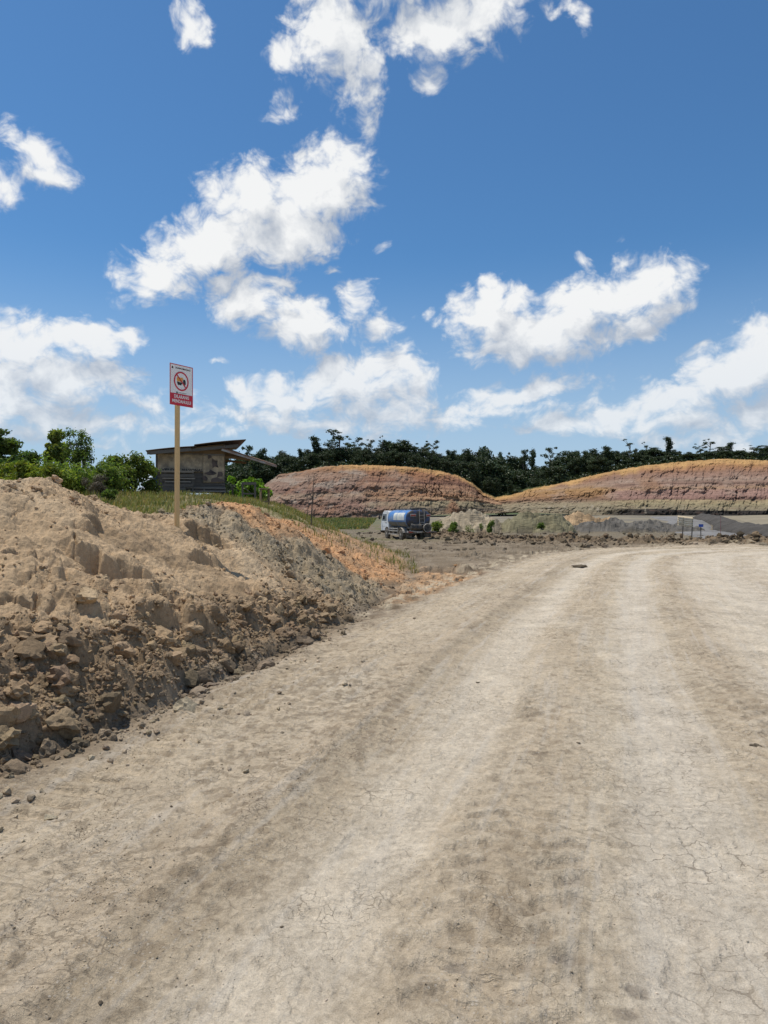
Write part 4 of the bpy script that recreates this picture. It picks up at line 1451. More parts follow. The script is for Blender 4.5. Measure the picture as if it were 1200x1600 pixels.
# ------------------------------------------------------------------ bushes on the bank
def bush(name, label, cat, px, Y, top_py, base_py, width_px, n, leaf, seed, mat=None, aspect=.5, dens=9, shape='round', stems=7, tone=(1, 1, 1), group=None, sparse=.5):
    rng = np.random.default_rng(seed)
    mat = mat or BUSH
    x = (px - 600) / F_PX * Y
    z0 = hgt(x, Y)
    H = EYE - (top_py - 800) / F_PX * Y - z0
    Wd = width_px / F_PX * Y / 2 * 1.15
    t = thing(name, label, cat, (x, Y, z0 - .05), 0, group)
    lobes, st = [], MB()
    dens = int(dens * 1.6)
    for i in range(dens):
        a = rng.random() * 6.28
        if shape == 'low':
            rr_ = rng.random() ** .6 * Wd * .7
            zz = H * (.10 + .55 * rng.random() * (1 - .4 * rr_ / Wd))
            q = Wd * (.32 + .22 * rng.random())
            lobes.append((math.cos(a) * rr_, math.sin(a) * rr_, zz, q, q, min(q, H * .34)))
        elif shape == 'round':
            rr_ = rng.random() ** .6 * Wd * .72
            zz = H * (.10 + .70 * rng.random() ** .8 * (1 - .35 * rr_ / Wd))
            q = Wd * (.20 + .20 * rng.random())
            lobes.append((math.cos(a) * rr_, math.sin(a) * rr_, zz, q, q, min(q * .85, H * .3)))
        elif shape == 'tall':
            zz = H * (.10 + .86 * rng.random())
            rr_ = rng.random() * Wd * (.85 - .3 * zz / H)
            q = Wd * (.15 + .16 * rng.random())
            lobes.append((math.cos(a) * rr_, math.sin(a) * rr_, zz, q, q, q * 1.2))
        else:  # boughs in layers
            zz = H * (.35 + .63 * i / dens)
            rr_ = Wd * (.35 + .35 * rng.random())
            q = Wd * (.38 + .2 * rng.random())
            lobes.append((math.cos(a) * rr_, math.sin(a) * rr_, zz, q, q, H * .055))
    for l in lobes[:stems] if shape != 'tall' else lobes:
        b0 = rng.normal(size=2) * Wd * .10
        m_ = (b0[0] * .6 + l[0] * .45, b0[1] * .6 + l[1] * .45, l[2] * .55)
        st.tube([(b0[0], b0[1], -.1), m_, (l[0], l[1], l[2])], [.022 * H ** .5, .014 * H ** .5, .006], 5)
    st.build('stem', BARK, t, True)
    p, nr, k = sample_lobes(lobes, n, rng, sparse)
    p[:, 2] = np.maximum(p[:, 2], .02)
    tn = leaf_tints(n, k, rng, .45, .10) * np.array([tone])
    me = leaf_mesh('foliage', p, nr, leaf, aspect, tn, .35, rng)
    me.materials.append(mat)
    place('foliage', me, t)
    return t


GB = 'bushes behind the sandy mound'
bush('layered_tree', 'dark tree with flat layered boughs cut by the left edge of the picture', 'tree', -2, 25, 668, 752, 62, 2600, .16, 1, shape='layer', dens=8, tone=(.7, .8, .8), group=GB)
bush('leafy_shrub', 'dark green rounded shrub between the layered edge tree and the pale-leaved shrub', 'shrub', 46, 27, 676, 752, 58, 4200, .13, 2, tone=(.7, .85, .8), group=GB, dens=12)
bush('leafy_shrub', 'pale green big-leaved shrub with broken top left of the tall twiggy shrub', 'shrub', 88, 26, 671, 752, 52, 2300, .19, 3, tone=(1.35, 1.3, 1.2), shape='tall', dens=13, group=GB)
bush('leafy_shrub', 'tall twiggy shrub with fine sparse leaves, highest of the bank bushes', 'shrub', 125, 25, 667, 750, 60, 3400, .085, 4, shape='tall', dens=20, tone=(.75, .85, .75), group=GB)
bush('leafy_shrub', 'dense round shrub with large leaves just left of the shack', 'shrub', 199, 27, 690, 752, 84, 6200, .15, 5, dens=16, tone=(.9, .95, .8), group=GB)
bush('leafy_shrub', 'yellow-green low shrub at the foot of the dark rounded shrub', 'shrub', 22, 21, 706, 752, 70, 3600, .11, 6, dens=10, tone=(1.3, 1.2, .7), group=GB)
bush('leafy_shrub', 'yellow-green low shrub under the pale big-leaved shrub', 'shrub', 80, 21, 714, 752, 66, 3600, .11, 7, dens=10, tone=(1.25, 1.2, .8), group=GB)
bush('dry_shrub', 'leafless grey-brown dry shrub in front of the dense round shrub', 'shrub', 147, 21, 727, 758, 50, 4200, .09, 8, mat=TWIG, aspect=.10, dens=7, tone=(.6, .58, .55), group=GB)
bush('leafy_shrub', 'small dark leafy shrub low in the grass right of the dry grey-brown shrub', 'shrub', 170, 18.5, 752, 775, 24, 1000, .07, 9, dens=6, tone=(.6, .7, .6), group=GB)
bush('leafy_shrub', 'bright young shrub at the left corner of the shack', 'shrub', 236, 29, 741, 762, 20, 800, .13, 10, dens=6, tone=(1.2, 1.25, 1.0), group=GB)
bush('broad_leaf_shrub', 'bright lime green broad-leaved shrub at the right end of the shack', 'shrub', 393, 31, 741, 780, 62, 1500, .20, 11, mat=BRIGHT, aspect=.75, dens=10, group=None)
bush('broad_leaf_shrub', 'lime green sapling leaning out at the right wall of the shack', 'shrub', 364, 32.5, 744, 776, 18, 340, .18, 12, mat=BRIGHT, aspect=.75, dens=4, shape='tall')
bush('leafy_shrub', 'broad low green shrub filling the foot of the hedge between the two highest shrubs', 'shrub', 108, 22.5, 708, 752, 90, 4200, .11, 13, dens=14, tone=(.95, 1.05, .8), group=GB, shape='low')
bush('leafy_shrub', 'broad low shrub between the dry grey-brown shrub and the dense round shrub', 'shrub', 165, 25, 712, 756, 70, 3200, .12, 14, dens=12, tone=(.9, 1.0, .85), group=GB, shape='low')
bush('leafy_shrub', 'broad low shrub at the far left foot of the hedge', 'shrub', 40, 24, 700, 752, 100, 4600, .12, 15, dens=14, tone=(.9, 1.05, .75), group=GB, shape='low')
GS = 'small bushes by the sand heap'
bush('small_bush', 'rounded green bush just right of the tanker truck', 'bush', 708, 60, 805, 822, 17, 900, .16, 21, dens=7, tone=(.9, 1, .8), group=GS, shape='low')
bush('small_bush', 'pale green bush directly behind the rear of the tanker truck', 'bush', 684, 62, 800, 822, 16, 600, .18, 22, dens=6, tone=(1.1, 1.15, .9), group=GS, shape='low')
bush('small_bush', 'thin low bush on the sand heap, second right of the tanker truck', 'bush', 734, 68, 812, 822, 16, 170, .13, 23, dens=6, tone=(.8, .85, .7), group=GS, shape='low')
bush('small_bush', 'upright narrow bush near the crest of the sand heap', 'bush', 752, 71, 806, 816, 8, 140, .13, 24, dens=5, tone=(.8, .9, .8), group=GS, shape='low')
bush('small_bush', 'dark bush at the right foot of the sand heap', 'bush', 767, 69, 803, 820, 14, 650, .16, 25, dens=6, tone=(.75, .85, .75), group=GS, shape='low')
bush('small_bush', 'scrubby bush at the right end of the scrub heap', 'bush', 846, 70, 810, 824, 13, 420, .17, 26, dens=5, tone=(.6, .7, .6), group=GS, shape='low')


# ------------------------------------------------------------------ grass
def grass(name, xs, ys, zs, hmin, hmax, width, tone, rng):
    n = len(xs)
    h = hmin + (hmax - hmin) * rng.random(n) ** 1.3
    a = rng.random(n) * 6.28
    lean = rng.normal(size=(n, 2)) * .28 * h[:, None] + np.array([[.10, -.03]]) * h[:, None]
    w_ = width * (.6 + .8 * rng.random(n))
    ca, sa = np.cos(a) * w_, np.sin(a) * w_
    p0 = np.stack([xs - ca, ys - sa, zs - .03], 1)
    p1 = np.stack([xs + ca, ys + sa, zs - .03], 1)
    m_ = np.stack([xs + lean[:, 0] * .35, ys + lean[:, 1] * .35, zs + h * .6], 1)
    o_ = np.stack([ca * .7, sa * .7, ca * 0], 1)
    p2, p3 = m_ + o_, m_ - o_
    p4 = np.stack([xs + lean[:, 0], ys + lean[:, 1], zs + h * .97], 1)
    v = np.stack([p0, p1, p2, p3, p4], 1).reshape(-1, 3)
    b = np.arange(n) * 5
    quads = np.stack([b, b + 1, b + 2, b + 3], 1)
    tris = np.stack([b + 3, b + 2, b + 4, b + 4], 1)
    dry = (rng.random((n, 1)) < .33)
    t = np.where(dry, np.array([[1.55, 1.15, .95]]), np.array([tone])) * (.7 + .6 * rng.random((n, 1)))
    me = bpy.data.meshes.new(name)
    f = [tuple(q) for q in quads.tolist()] + [tuple(q[:3]) for q in tris.tolist()]
    me.from_pydata(v.tolist(), [], f)
    at = me.attributes.new('tint', 'FLOAT_COLOR', 'POINT')
    tt = np.repeat(np.concatenate([t, np.ones((n, 1))], 1), 5, axis=0).astype(np.float32)
    at.data.foreach_set('color', tt.ravel())
    me.materials.append(GRASSM)
    return place(name, me, None, 'stuff')


rg = np.random.default_rng(77)
N = 150000
th_ = np.radians(rg.uniform(-33, 6, N))
r_ = 11 + (47 - 11) * rg.random(N) ** 1.15
gx_, gy_ = r_ * np.sin(th_), r_ * np.cos(th_)
gz_, _, _, gzn = terrain(gx_, gy_, True)
keep = (gzn['grass'] > .45) & (rg.random(N) < np.clip(.40 + 1.3 * fbm(gx_ * .5, gy_ * .5, 3, 601), .08, 1))
keep &= ~((np.abs(gx_ + 9.2) < 2.0) & (gy_ > 33.2))
gx_, gy_, gz_ = gx_[keep], gy_[keep], gz_[keep]
print('grass blades', len(gx_))
grass('grass', gx_, gy_, gz_, .05, .26, .010, (.92, 1.0, .75), rg)
# sparse tufts on the bare slope above the lot and at its foot
N = 5000
gx_, gy_ = rg.uniform(-4.5, 1.0, N), rg.uniform(18.5, 40, N)
gz_, _, _, gzn = terrain(gx_, gy_, True)
keep = (gzn['s'] > -.4) & (gzn['grass'] < .5) & (fbm(gx_ * .6, gy_ * .6, 3, 611) > .1)
grass('grass', gx_[keep], gy_[keep], gz_[keep], .08, .28, .011, (.9, 1.0, .75), rg)
# the green strip under the left cut hill
N = 30000
gx_, gy_ = rg.uniform(-34, -2, N), rg.uniform(86, 190, N)
grass('grass', gx_, gy_, base_ground(gx_, gy_) - .06, .15, .6, .07, (.6, .8, .6), rg)

# =================================================================== paint, wood and metal
WOOD = mat_plain('weathered_wood', (.125, .112, .098), .85, var=.4, scale=2.0, stretch=(1, 8, 8), bump=.3)
WOODL = mat_plain('grey_wood', (.26, .23, .195), .85, var=.3, scale=3.0, stretch=(1, 8, 8), bump=.3)
WOODB = mat_plain('brown_wood', (.21, .145, .085), .8, var=.3, scale=3.0, stretch=(1, 6, 6), bump=.3)
PALEW = mat_plain('pale_slat', (.70, .56, .36), .75, var=.25, scale=5.0)
POSTW = mat_plain('sawn_post', (.60, .42, .20), .75, var=.2, scale=5.0, stretch=(6, 6, .6), bump=.25)
TIN = mat_plain('dark_tin', (.060, .052, .048), .65, var=.4, scale=4.0, dirt=(.09, .055, .035), dirt_amt=.5)
TINR = mat_plain('rusty_tin', (.36, .17, .10), .7, var=.3, scale=3.0, dirt=(.30, .26, .23), dirt_amt=.4)
TING = mat_plain('grey_tin', (.34, .33, .32), .6, var=.25, scale=3.0, dirt=(.25, .15, .1), dirt_amt=.4)
TARP = mat_plain('blue_tarp', (.035, .065, .11), .6, var=.3, scale=3.0)
BANNER = mat_plain('faded_banner', (.50, .39, .26), .8, var=.3, scale=2.2, dirt=(.17, .14, .11), dirt_amt=.45)
BANNERD = mat_plain('banner_print', (.055, .045, .045), .8, var=.5, scale=3.0, dirt=(.16, .12, .10), dirt_amt=.5)
INK = mat_plain('black_ink', (.03, .028, .028), .6, var=.2)
SIGNW = mat_plain('sign_white', (.80, .80, .80), .45, var=.05, scale=5)
SIGNR = mat_plain('sign_red', (.55, .022, .045), .45, var=.08, scale=5)
SIGNO = mat_plain('sign_orange', (.72, .33, .06), .5, var=.1)
SIGNG = mat_plain('sign_green', (.12, .20, .16), .5, var=.1)
TYRE = mat_plain('tyre_rubber', (.028, .027, .026), .85, var=.3, scale=6, dirt=(.24, .20, .15), dirt_amt=.45)
CHASSIS = mat_plain('chassis_steel', (.035, .034, .034), .6, var=.4, scale=4, dirt=(.20, .165, .12), dirt_amt=.35)
TANKB = mat_plain('tank_blue', (.05, .18, .45), .4, var=.2, scale=3, dirt=(.30, .33, .36), dirt_amt=.22)
TANKE = mat_plain('tank_end_blue', (.03, .09, .25), .45, var=.3, scale=2.5, dirt=(.07, .06, .05), dirt_amt=.65)
TANKG = mat_plain('dusty_skirt', (.14, .14, .14), .7, var=.3, scale=3, dirt=(.24, .21, .17), dirt_amt=.4)
CREAM = mat_plain('faded_panel', (.66, .66, .58), .6, var=.2, scale=3, dirt=(.42, .46, .50), dirt_amt=.35)
CABW = mat_plain('cab_white', (.72, .73, .74), .3, var=.06, scale=3, dirt=(.40, .36, .30), dirt_amt=.22)
GLASS = mat_plain('dark_glass', (.02, .024, .028), .08, var=.1, spec=.8)
RAIL = mat_plain('pale_rail', (.50, .48, .44), .55, var=.2, scale=5, dirt=(.30, .25, .19), dirt_amt=.45)
LAMP = mat_plain('rear_lamp', (.40, .06, .04), .3, var=.3, scale=9)
BLUEP = mat_plain('blue_paint', (.04, .10, .42), .4, var=.1)
WHITEP = mat_plain('white_paint', (.78, .78, .76), .5, var=.08)


def text_mesh(body, size, width, depth=.001, bold=.0):
    """flat lettering scaled to a width, centred on x, standing in the x-z plane and facing -y"""
    cu = bpy.data.curves.new('lettering', 'FONT')
    cu.body = body
    cu.size = size
    cu.extrude = depth
    cu.offset = bold
    cu.align_x = 'CENTER'
    cu.align_y = 'CENTER'
    cu.resolution_u = 2
    o = bpy.data.objects.new('lettering', cu)
    COL.objects.link(o)
    bpy.context.view_layer.update()
    me = bpy.data.meshes.new_from_object(o.evaluated_get(bpy.context.evaluated_depsgraph_get()))
    bpy.data.objects.remove(o)
    bpy.data.curves.remove(cu)
    co = np.empty(len(me.vertices) * 3, np.float32)
    me.vertices.foreach_get('co', co)
    co = co.reshape(-1, 3)
    wd = co[:, 0].max() - co[:, 0].min()
    co[:, 0] = (co[:, 0] - (co[:, 0].max() + co[:, 0].min()) / 2) * (width / wd)
    co = np.stack([co[:, 0], -co[:, 2], co[:, 1]], 1)
    me.vertices.foreach_set('co', co.astype(np.float32).ravel())
    me.update()
    me.materials.clear()
    return me


def put_text(body, size, width, loc, mat, parent, bold=.0, depth=.001):
    me = text_mesh(body, size, width, depth, bold)
    me.materials.append(mat)
    o = place('lettering', me, parent)
    o.location = loc
    return o


# =================================================================== the warning sign
SX, SY = (276.5 - 600) / F_PX * 11.0, 11.0
SZ = hgt(SX, SY)
pxm = F_PX / SY                          # pixels per metre at the sign
top_z = EYE + (800 - 571) / pxm
bot_z = EYE + (800 - 635) / pxm
t = thing('warning_sign', 'tall wooden post on the sandy mound with a white and red no-overtaking sign board', 'sign', (SX, SY, SZ), R(59))
m = MB()
m.box((0, 0, (top_z - .04 - SZ - .5) / 2), (.070, .048, top_z - .04 - SZ + .5), None, .004)
post = m.build('post', POSTW, t)
post.rotation_euler = (0, R(.25), 0)
bw_, bh_ = .47, top_z - bot_z
bc = (0.06, -.032, (top_z + bot_z) / 2 - SZ + .01)
board = MB().box((0, 0, 0), (bw_, .006, bh_)).build('board', SIGNW, t)
board.location = bc
m = MB()
for sx in (-1, 1):
    m.box((sx * (bw_ / 2 - .006), -.0042, 0), (.012, .003, bh_))
for sz in (-1, 1):
    m.box((0, -.0042, sz * (bh_ / 2 - .006)), (bw_ - .0242, .003, .012))
m.build('border', SIGNR, board)
band_h = bh_ * .27
MB().box((0, -.0042, -bh_ / 2 + .0124 + band_h / 2), (bw_ - .0244, .003, band_h)).build('red_band', SIGNR, board)
zb_ = -bh_ / 2 + .0124 + band_h / 2
put_text('DILARANG', .07, .30, (0, -.0072, zb_ + band_h * .22), SIGNW, board, .0014)
put_text('MENDAHULUI', .07, .38, (0, -.0072, zb_ - band_h * .20), SIGNW, board, .0014)
# ring, truck and slash
m = MB()
rc = (-.005, .065)
n = 48
ro, ri = .150, .126
vv = []
for k in range(n):
    a = 2 * math.pi * k / n
    for r in (ro, ri):
        for yv in (-.0035, -.0062):
            vv.append((rc[0] + r * math.cos(a), yv, rc[1] + r * math.sin(a)))
ff = []
for k in range(n):
    b, c_ = 4 * k, 4 * ((k + 1) % n)
    ff += [(b + 1, c_ + 1, c_ + 3, b + 3), (b, b + 1, c_ + 1, c_), (b + 2, c_ + 2, c_ + 3, b + 3)]
m.poly(vv, ff)
m.build('prohibition_ring', SIGNR, board)
m = MB()
m.box((rc[0], -.0078, rc[1]), (.25, .002, .018), Matrix.Rotation(R(45), 3, 'Y'))
m.build('slash', SIGNR, board)


def flat(pts, y0, y1, m):
    k = len(pts)
    m.poly([(p[0], y0, p[1]) for p in pts] + [(p[0], y1, p[1]) for p in pts], [tuple(range(k))] + [(i, (i + 1) % k, k + (i + 1) % k, k + i) for i in range(k)])


m = MB()
flat([(-.085, .055), (.02, .06), (.035, .125), (-.09, .12), (-.1, .09)], -.0052, -.0034, m)
m.build('truck_pictogram', SIGNO, board)
m = MB()
flat([(.028, .04), (.085, .04), (.085, .075), (.07, .10), (.036, .10)], -.0052, -.0034, m)
flat([(-.09, .03), (.09, .03), (.09, .043), (-.09, .052)], -.0058, -.0034, m)
for cxk in (-.06, -.02, .055):
    flat([(cxk + .022 * math.cos(a * .5236), .022 + .022 * math.sin(a * .5236)) for a in range(12)], -.0062, -.0034, m)
m.build('truck_pictogram', INK, board)
m = MB()
flat([(-.20, bh_ / 2 - .075), (-.165, bh_ / 2 - .075), (-.17, bh_ / 2 - .05), (-.182, bh_ / 2 - .04), (-.195, bh_ / 2 - .05)], -.0055, -.0034, m)
m.build('emblem', INK, board)
put_text('DILARANG MENDAHULUI', .03, .30, (.03, -.0046, bh_ / 2 - .058), INK, board, .0006)
m = MB()
flat([(-.11, -.145), (-.075, -.145), (-.078, -.108), (-.092, -.100), (-.108, -.108)], -.0055, -.0034, m)
m.build('emblem', SIGNG, board)
m = MB()
for q, wq in ((-.115, .15), (-.135, .12)):
    m.box((.03, -.0042, q), (wq, .0016, .007))
m.build('caption', SIGNG, board)
m = MB()
for sz in (.2, -.12):
    m.lathe([(-.008, .007), (-.0045, .007)], (-.06, 0, sz), 'Y', 8)
m.build('bolt', TING, board)

# =================================================================== the shack
HX, HY = -9.35, 34.3
HZ_ = EYE + 30 / F_PX * HY
K = HY / F_PX                               # metres to the pixel at the shack


def lx(px):
    return (px - 299.5) * K


def lz(py):
    return (768 - py) * K


t = thing('shack', 'weathered plank guard shack on the grassy bank with dark tin roof and torn banner', 'shack', (HX, HY, HZ_), R(15.5))
DEP = 2.6
# corner posts and floor frame
for (x, y, zt) in ((lx(249), .05, lz(702)), (lx(351), .05, lz(690)), (lx(249), DEP, lz(700)), (lx(351), DEP, lz(690)), (lx(304), .06, lz(698))):
    MB().box((x, y, (zt - .6) / 2), (.09, .09, zt + .6), None, .006).build('post', WOOD, t)
for y in (.02, DEP):
    MB().bar((lx(247), y, .12), (lx(353), y, .12), .08, .12).build('floor_beam', WOOD, t)
# wall planks, one by one
rs = random.Random(3)
zp = .20
k = 0
while zp < lz(707):
    hgt_ = .155 + .03 * rs.random()
    MB().box(((lx(249) + lx(352)) / 2 + rs.uniform(-.02, .02), -.012 - .006 * (k % 2), zp + hgt_ / 2), (lx(352) - lx(249) + rs.uniform(-.06, .02), .024, hgt_ - .012), Matrix.Rotation(rs.uniform(-.006, .006), 3, 'Y')).build('plank', WOOD if rs.random() < .8 else WOODL, t)
    for sx, nm in ((lx(248.2), 'plank'), (lx(352.2), 'plank')):
        MB().box((sx, DEP / 2, zp + hgt_ / 2), (.022, DEP - .06, hgt_ - .012)).build(nm, WOOD, t)
    MB().box(((lx(249) + lx(352)) / 2, DEP + .03, zp + hgt_ / 2), (lx(352) - lx(249), .022, hgt_ - .012)).build('plank', WOOD, t)
    zp += hgt_
    k += 1
MB().box(((lx(249) + lx(352)) / 2, DEP / 2, .2), (lx(351) - lx(250), DEP - .08, .03)).build('floor', WOOD, t)


def cloth(name, x0, x1, z0, z1, y, mat, sag=.03, nx=24, nz=14, seed=0, parent=None, wave=.018):
    xs, zs = np.linspace(x0, x1, nx), np.linspace(z0, z1, nz)
    X, Z = np.meshgrid(xs, zs, indexing='ij')
    Yc = y - wave * (1 + fbm(X * 2.2, Z * 1.6, 3, seed))
    Zs = Z - sag * np.sin((X - x0) / (x1 - x0) * math.pi) * (Z - z0) / (z1 - z0) + .02 * fbm(X * 3, Z * .0 + 2, 2, seed + 3) * (Z < z0 + .01)
    v = np.stack([X.ravel(), Yc.ravel(), Zs.ravel()], 1)
    o = link_mesh(name, v, grid_faces(nx, nz), mat, parent=parent, smooth=True)
    so = o.modifiers.new('thickness', 'SOLIDIFY')
    so.thickness = .003
    return o


bn = cloth('banner', lx(250.5), lx(320), lz(736), lz(707), -.05, BANNER, seed=3, parent=t)
put_text('VELDA', .2, lx(281) - lx(256), (lx(268.5), -.105, lz(733.2)), INK, bn, .004)
put_text('NASIONAL', .2, lx(318) - lx(287), (lx(302.5), -.105, lz(733.2)), INK, bn, .004)
pb_ = cloth('poster', lx(318), lx(351), lz(752), lz(708), -.072, BANNER, seed=9, parent=t)
m = MB()
rs = random.Random(8)
for (cx, cy, wx_, hz_, nn) in ((336, 722, 5.5, 7, 9), (344, 738, 5, 6, 8), (330, 737, 7, 5, 8), (322, 745, 4, 4, 7), (340, 748, 9, 3.5, 8), (328, 712, 3, 3, 6)):
    rr_ = [1 + .45 * rs.uniform(-1, 1) for _ in range(nn)]
    flat([(lx(cx + wx_ * rr_[i] * math.cos(6.283 * i / nn)), lz(cy + hz_ * rr_[i] * math.sin(6.283 * i / nn))) for i in range(nn)], -.1125 - .0012 * rs.random(), -.1085, m)
m.build('print', BANNERD, pb_)
cloth('tarpaulin', lx(243), lx(250), lz(760), lz(728), -.03, TARP, seed=12, parent=t)
MB().poly([(lx(351), .30, lz(713)), (lx(351), .30, lz(694)), (lx(374), .30, lz(702)), (lx(400), .30, lz(712.5)), (lx(351), .33, lz(713)), (lx(351), .33, lz(694)), (lx(374), .33, lz(702)), (lx(400), .33, lz(712.5))],
          [(0, 1, 2, 3), (7, 6, 5, 4), (0, 1, 5, 4), (1, 2, 6, 5), (2, 3, 7, 6), (3, 0, 4, 7)]).build('gusset_board', WOODB, t)
# counter of planks before the left half of the front
cb0 = MB()
for i, (pz, x0, x1, mt, yy) in enumerate(((736.5, 255, 304, WOODL, -.52), (742, 256, 305, WOOD, -.50), (746.5, 258, 306, WOODL, -.53), (751.5, 262, 300, WOODL, -.55), (757, 258, 304, WOOD, -.50), (762.5, 258, 292, WOOD, -.50), (768, 259, 291, WOOD, -.50), (773, 260, 290, WOOD, -.50))):
    MB().box(((lx(x0) + lx(x1)) / 2, yy, lz(pz)), (lx(x1) - lx(x0), .03, .055 if mt is WOODL else .14)).build('counter_plank', mt, t)
for x in (256, 262, 290, 303):
    MB().box((lx(x), -.46, lz(757)), (.06, .06, 1.3)).build('counter_leg', WOOD, t)
MB().box(((lx(255) + lx(305)) / 2, -.30, lz(736) + .03), (lx(306) - lx(254), .50, .03)).build('counter_top', WOODL, t)
# slats low on the right of the front
for pz, mt in ((760.5, WOODL), (765.5, WOODL)):
    MB().box(((lx(290) + lx(352)) / 2, -.16, lz(pz)), (lx(352) - lx(288), .03, .06)).build('slat', mt, t)
MB().box((lx(320), -.12, lz(767)), (.06, .06, .4)).build('slat_leg', WOODL, t)


def tin_sheet(name, a, b, c, d, mat, parent, waves=12, amp=.018, nseg=10):
    """corrugated sheet with corners a, b (along the ridges) and d, c (the other end)"""
    a, b, c, d = (np.array(p, float) for p in (a, b, c, d))
    nw = waves * 4 + 1
    s_, t_ = np.linspace(0, 1, nw), np.linspace(0, 1, nseg)
    S, T_ = np.meshgrid(s_, t_, indexing='ij')
    Pp = (a[None, None] * (1 - S)[..., None] * (1 - T_)[..., None] + d[None, None] * S[..., None] * (1 - T_)[..., None] + b[None, None] * (1 - S)[..., None] * T_[..., None] + c[None, None] * S[..., None] * T_[..., None])
    nrm = np.cross(b - a, d - a)
    nrm = nrm / np.linalg.norm(nrm)
    if nrm[2] < 0:
        nrm = -nrm
    Pp = Pp + nrm * (amp * np.sin(S * waves * 2 * np.pi))[..., None] + nrm * (.03 * np.sin(T_ * 3.1 + S * 2))[..., None]
    o = link_mesh(name, Pp.reshape(-1, 3), grid_faces(nw, nseg), mat, parent=parent, smooth=True)
    so = o.modifiers.new('thickness', 'SOLIDIFY')
    so.thickness = .012
    return o


# left slope in two overlapping runs, right slope one warped sheet hanging out past the wall
yf, yb_ = -.75, DEP + .5
tin_sheet('roof_sheet', (lx(234), yf, lz(705.5)), (lx(308), yf, lz(697)), (lx(308), yb_, lz(697) + .10), (lx(234), yb_, lz(705.5) + .10), TIN, t, 20)
tin_sheet('roof_sheet', (lx(305), yf - .06, lz(695)), (lx(383), yf - .06, lz(685)), (lx(376), yb_, lz(692) + .10), (lx(305), yb_, lz(694.5) + .10), TIN, t, 20)
tin_sheet('awning_sheet', (lx(346), yf + .1, lz(699)), (lx(431), yf + .1, lz(724)), (lx(426), yb_ - .6, lz(716) + .12), (lx(346), yb_ - .6, lz(698) + .03), TINR, t, 16, nseg=14)
MB().bar((lx(346), yf + .06, lz(701.5)), (lx(431), yf + .06, lz(726)), .035, .09).build('awning_edge', TING, t)
MB().bar((lx(236), yf + .05, lz(709)), (lx(300), yf + .05, lz(702)), .03, .15).build('fascia', WOOD, t)
MB().bar((lx(300), yf + .2, lz(703)), (lx(372), yf + .2, lz(694)), .04, .14).build('fascia', WOOD, t)
for y in (.1, DEP - .1):
    MB().bar((lx(247), y, lz(706.5)), (lx(360), y, lz(695)), .06, .10).build('rafter', WOODB, t)
    MB().bar((lx(330), y + .1, lz(708)), (lx(392), y + .1, lz(714)), .05, .12).build('rafter', WOODB, t)
for px in (250, 300, 350):
    MB().bar((lx(px), yf + .15, lz(708 - (px - 250) * .12)), (lx(px), yb_ - .1, lz(708 - (px - 250) * .12)), .05, .08).build('purlin', WOODB, t)
MB().box((lx(299.5), .012, lz(705)), (lx(352) - lx(249), .03, .26)).build('header_board', WOODB, t)
for y in (.03, DEP + .06):
    MB().poly([(lx(249), y, lz(706)), (lx(352), y, lz(706)), (lx(352), y, lz(690)), (lx(306), y, lz(696.5)), (lx(249), y, lz(704.5)),
               (lx(249), y + .02, lz(706)), (lx(352), y + .02, lz(706)), (lx(352), y + .02, lz(690)), (lx(306), y + .02, lz(696.5)), (lx(249), y + .02, lz(704.5))],
              [(0, 1, 2, 3, 4), (9, 8, 7, 6, 5), (0, 1, 6, 5), (1, 2, 7, 6), (2, 3, 8, 7), (3, 4, 9, 8), (4, 0, 5, 9)]).build('gable_board', WOODB, t)
MB().box((lx(351.5), DEP / 2, (lz(707) + lz(691)) / 2), (.025, DEP, lz(691) - lz(707))).build('gable_board', WOODB, t)

# frame and stool beside the lime bush
GX = lambda px, Y: (px - 600) / F_PX * Y
Yt = 29.5
x0 = GX(389, Yt)
zt_ = hgt(x0, Yt)
zz = EYE + (800 - 755) / F_PX * Yt - zt_
t = thing('open_table', 'dark open timber frame like a table without top before the lime green bush', 'table frame', (x0, Yt, zt_), R(12))
MB().bar((-.30, 0, zz), (.30, 0, zz), .10, .09).build('top_rail', WOOD, t)
MB().bar((-.30, .62, zz), (.30, .62, zz), .10, .09).build('top_rail', WOOD, t)
for sx in (-1, 1):
    for y in (0, .62):
        MB().box((sx * .26, y, zz / 2 - .1), (.07, .07, zz + .1)).build('leg', WOOD, t)
MB().bar((-.26, -.04, zz * .82), (.05, -.04, zz * .52), .06, .03).build('brace', WOOD, t)
MB().bar((-.27, 0, zz * .45), (.27, 0, zz * .45), .04, .07).build('rail', WOOD, t)
Yt = 28.5
x0 = GX(413.5, Yt)
zt_ = hgt(x0, Yt)
zz = max(.45, EYE + (800 - 764) / F_PX * Yt - zt_)
t = thing('wooden_stool', 'small dark box stool of boards right of the open timber frame', 'stool', (x0, Yt, zt_), R(20))
MB().box((0, 0, zz), (.42, .36, .05), None, .006).build('seat', WOODB, t)
for sx in (-1, 1):
    MB().box((sx * .16, -.02, zz / 2 - .06), (.05, .26, zz + .06)).build('side_board', WOODB, t)
MB().box((0, -.1, zz * .14), (.30, .05, .06)).build('rail', WOODB, t)

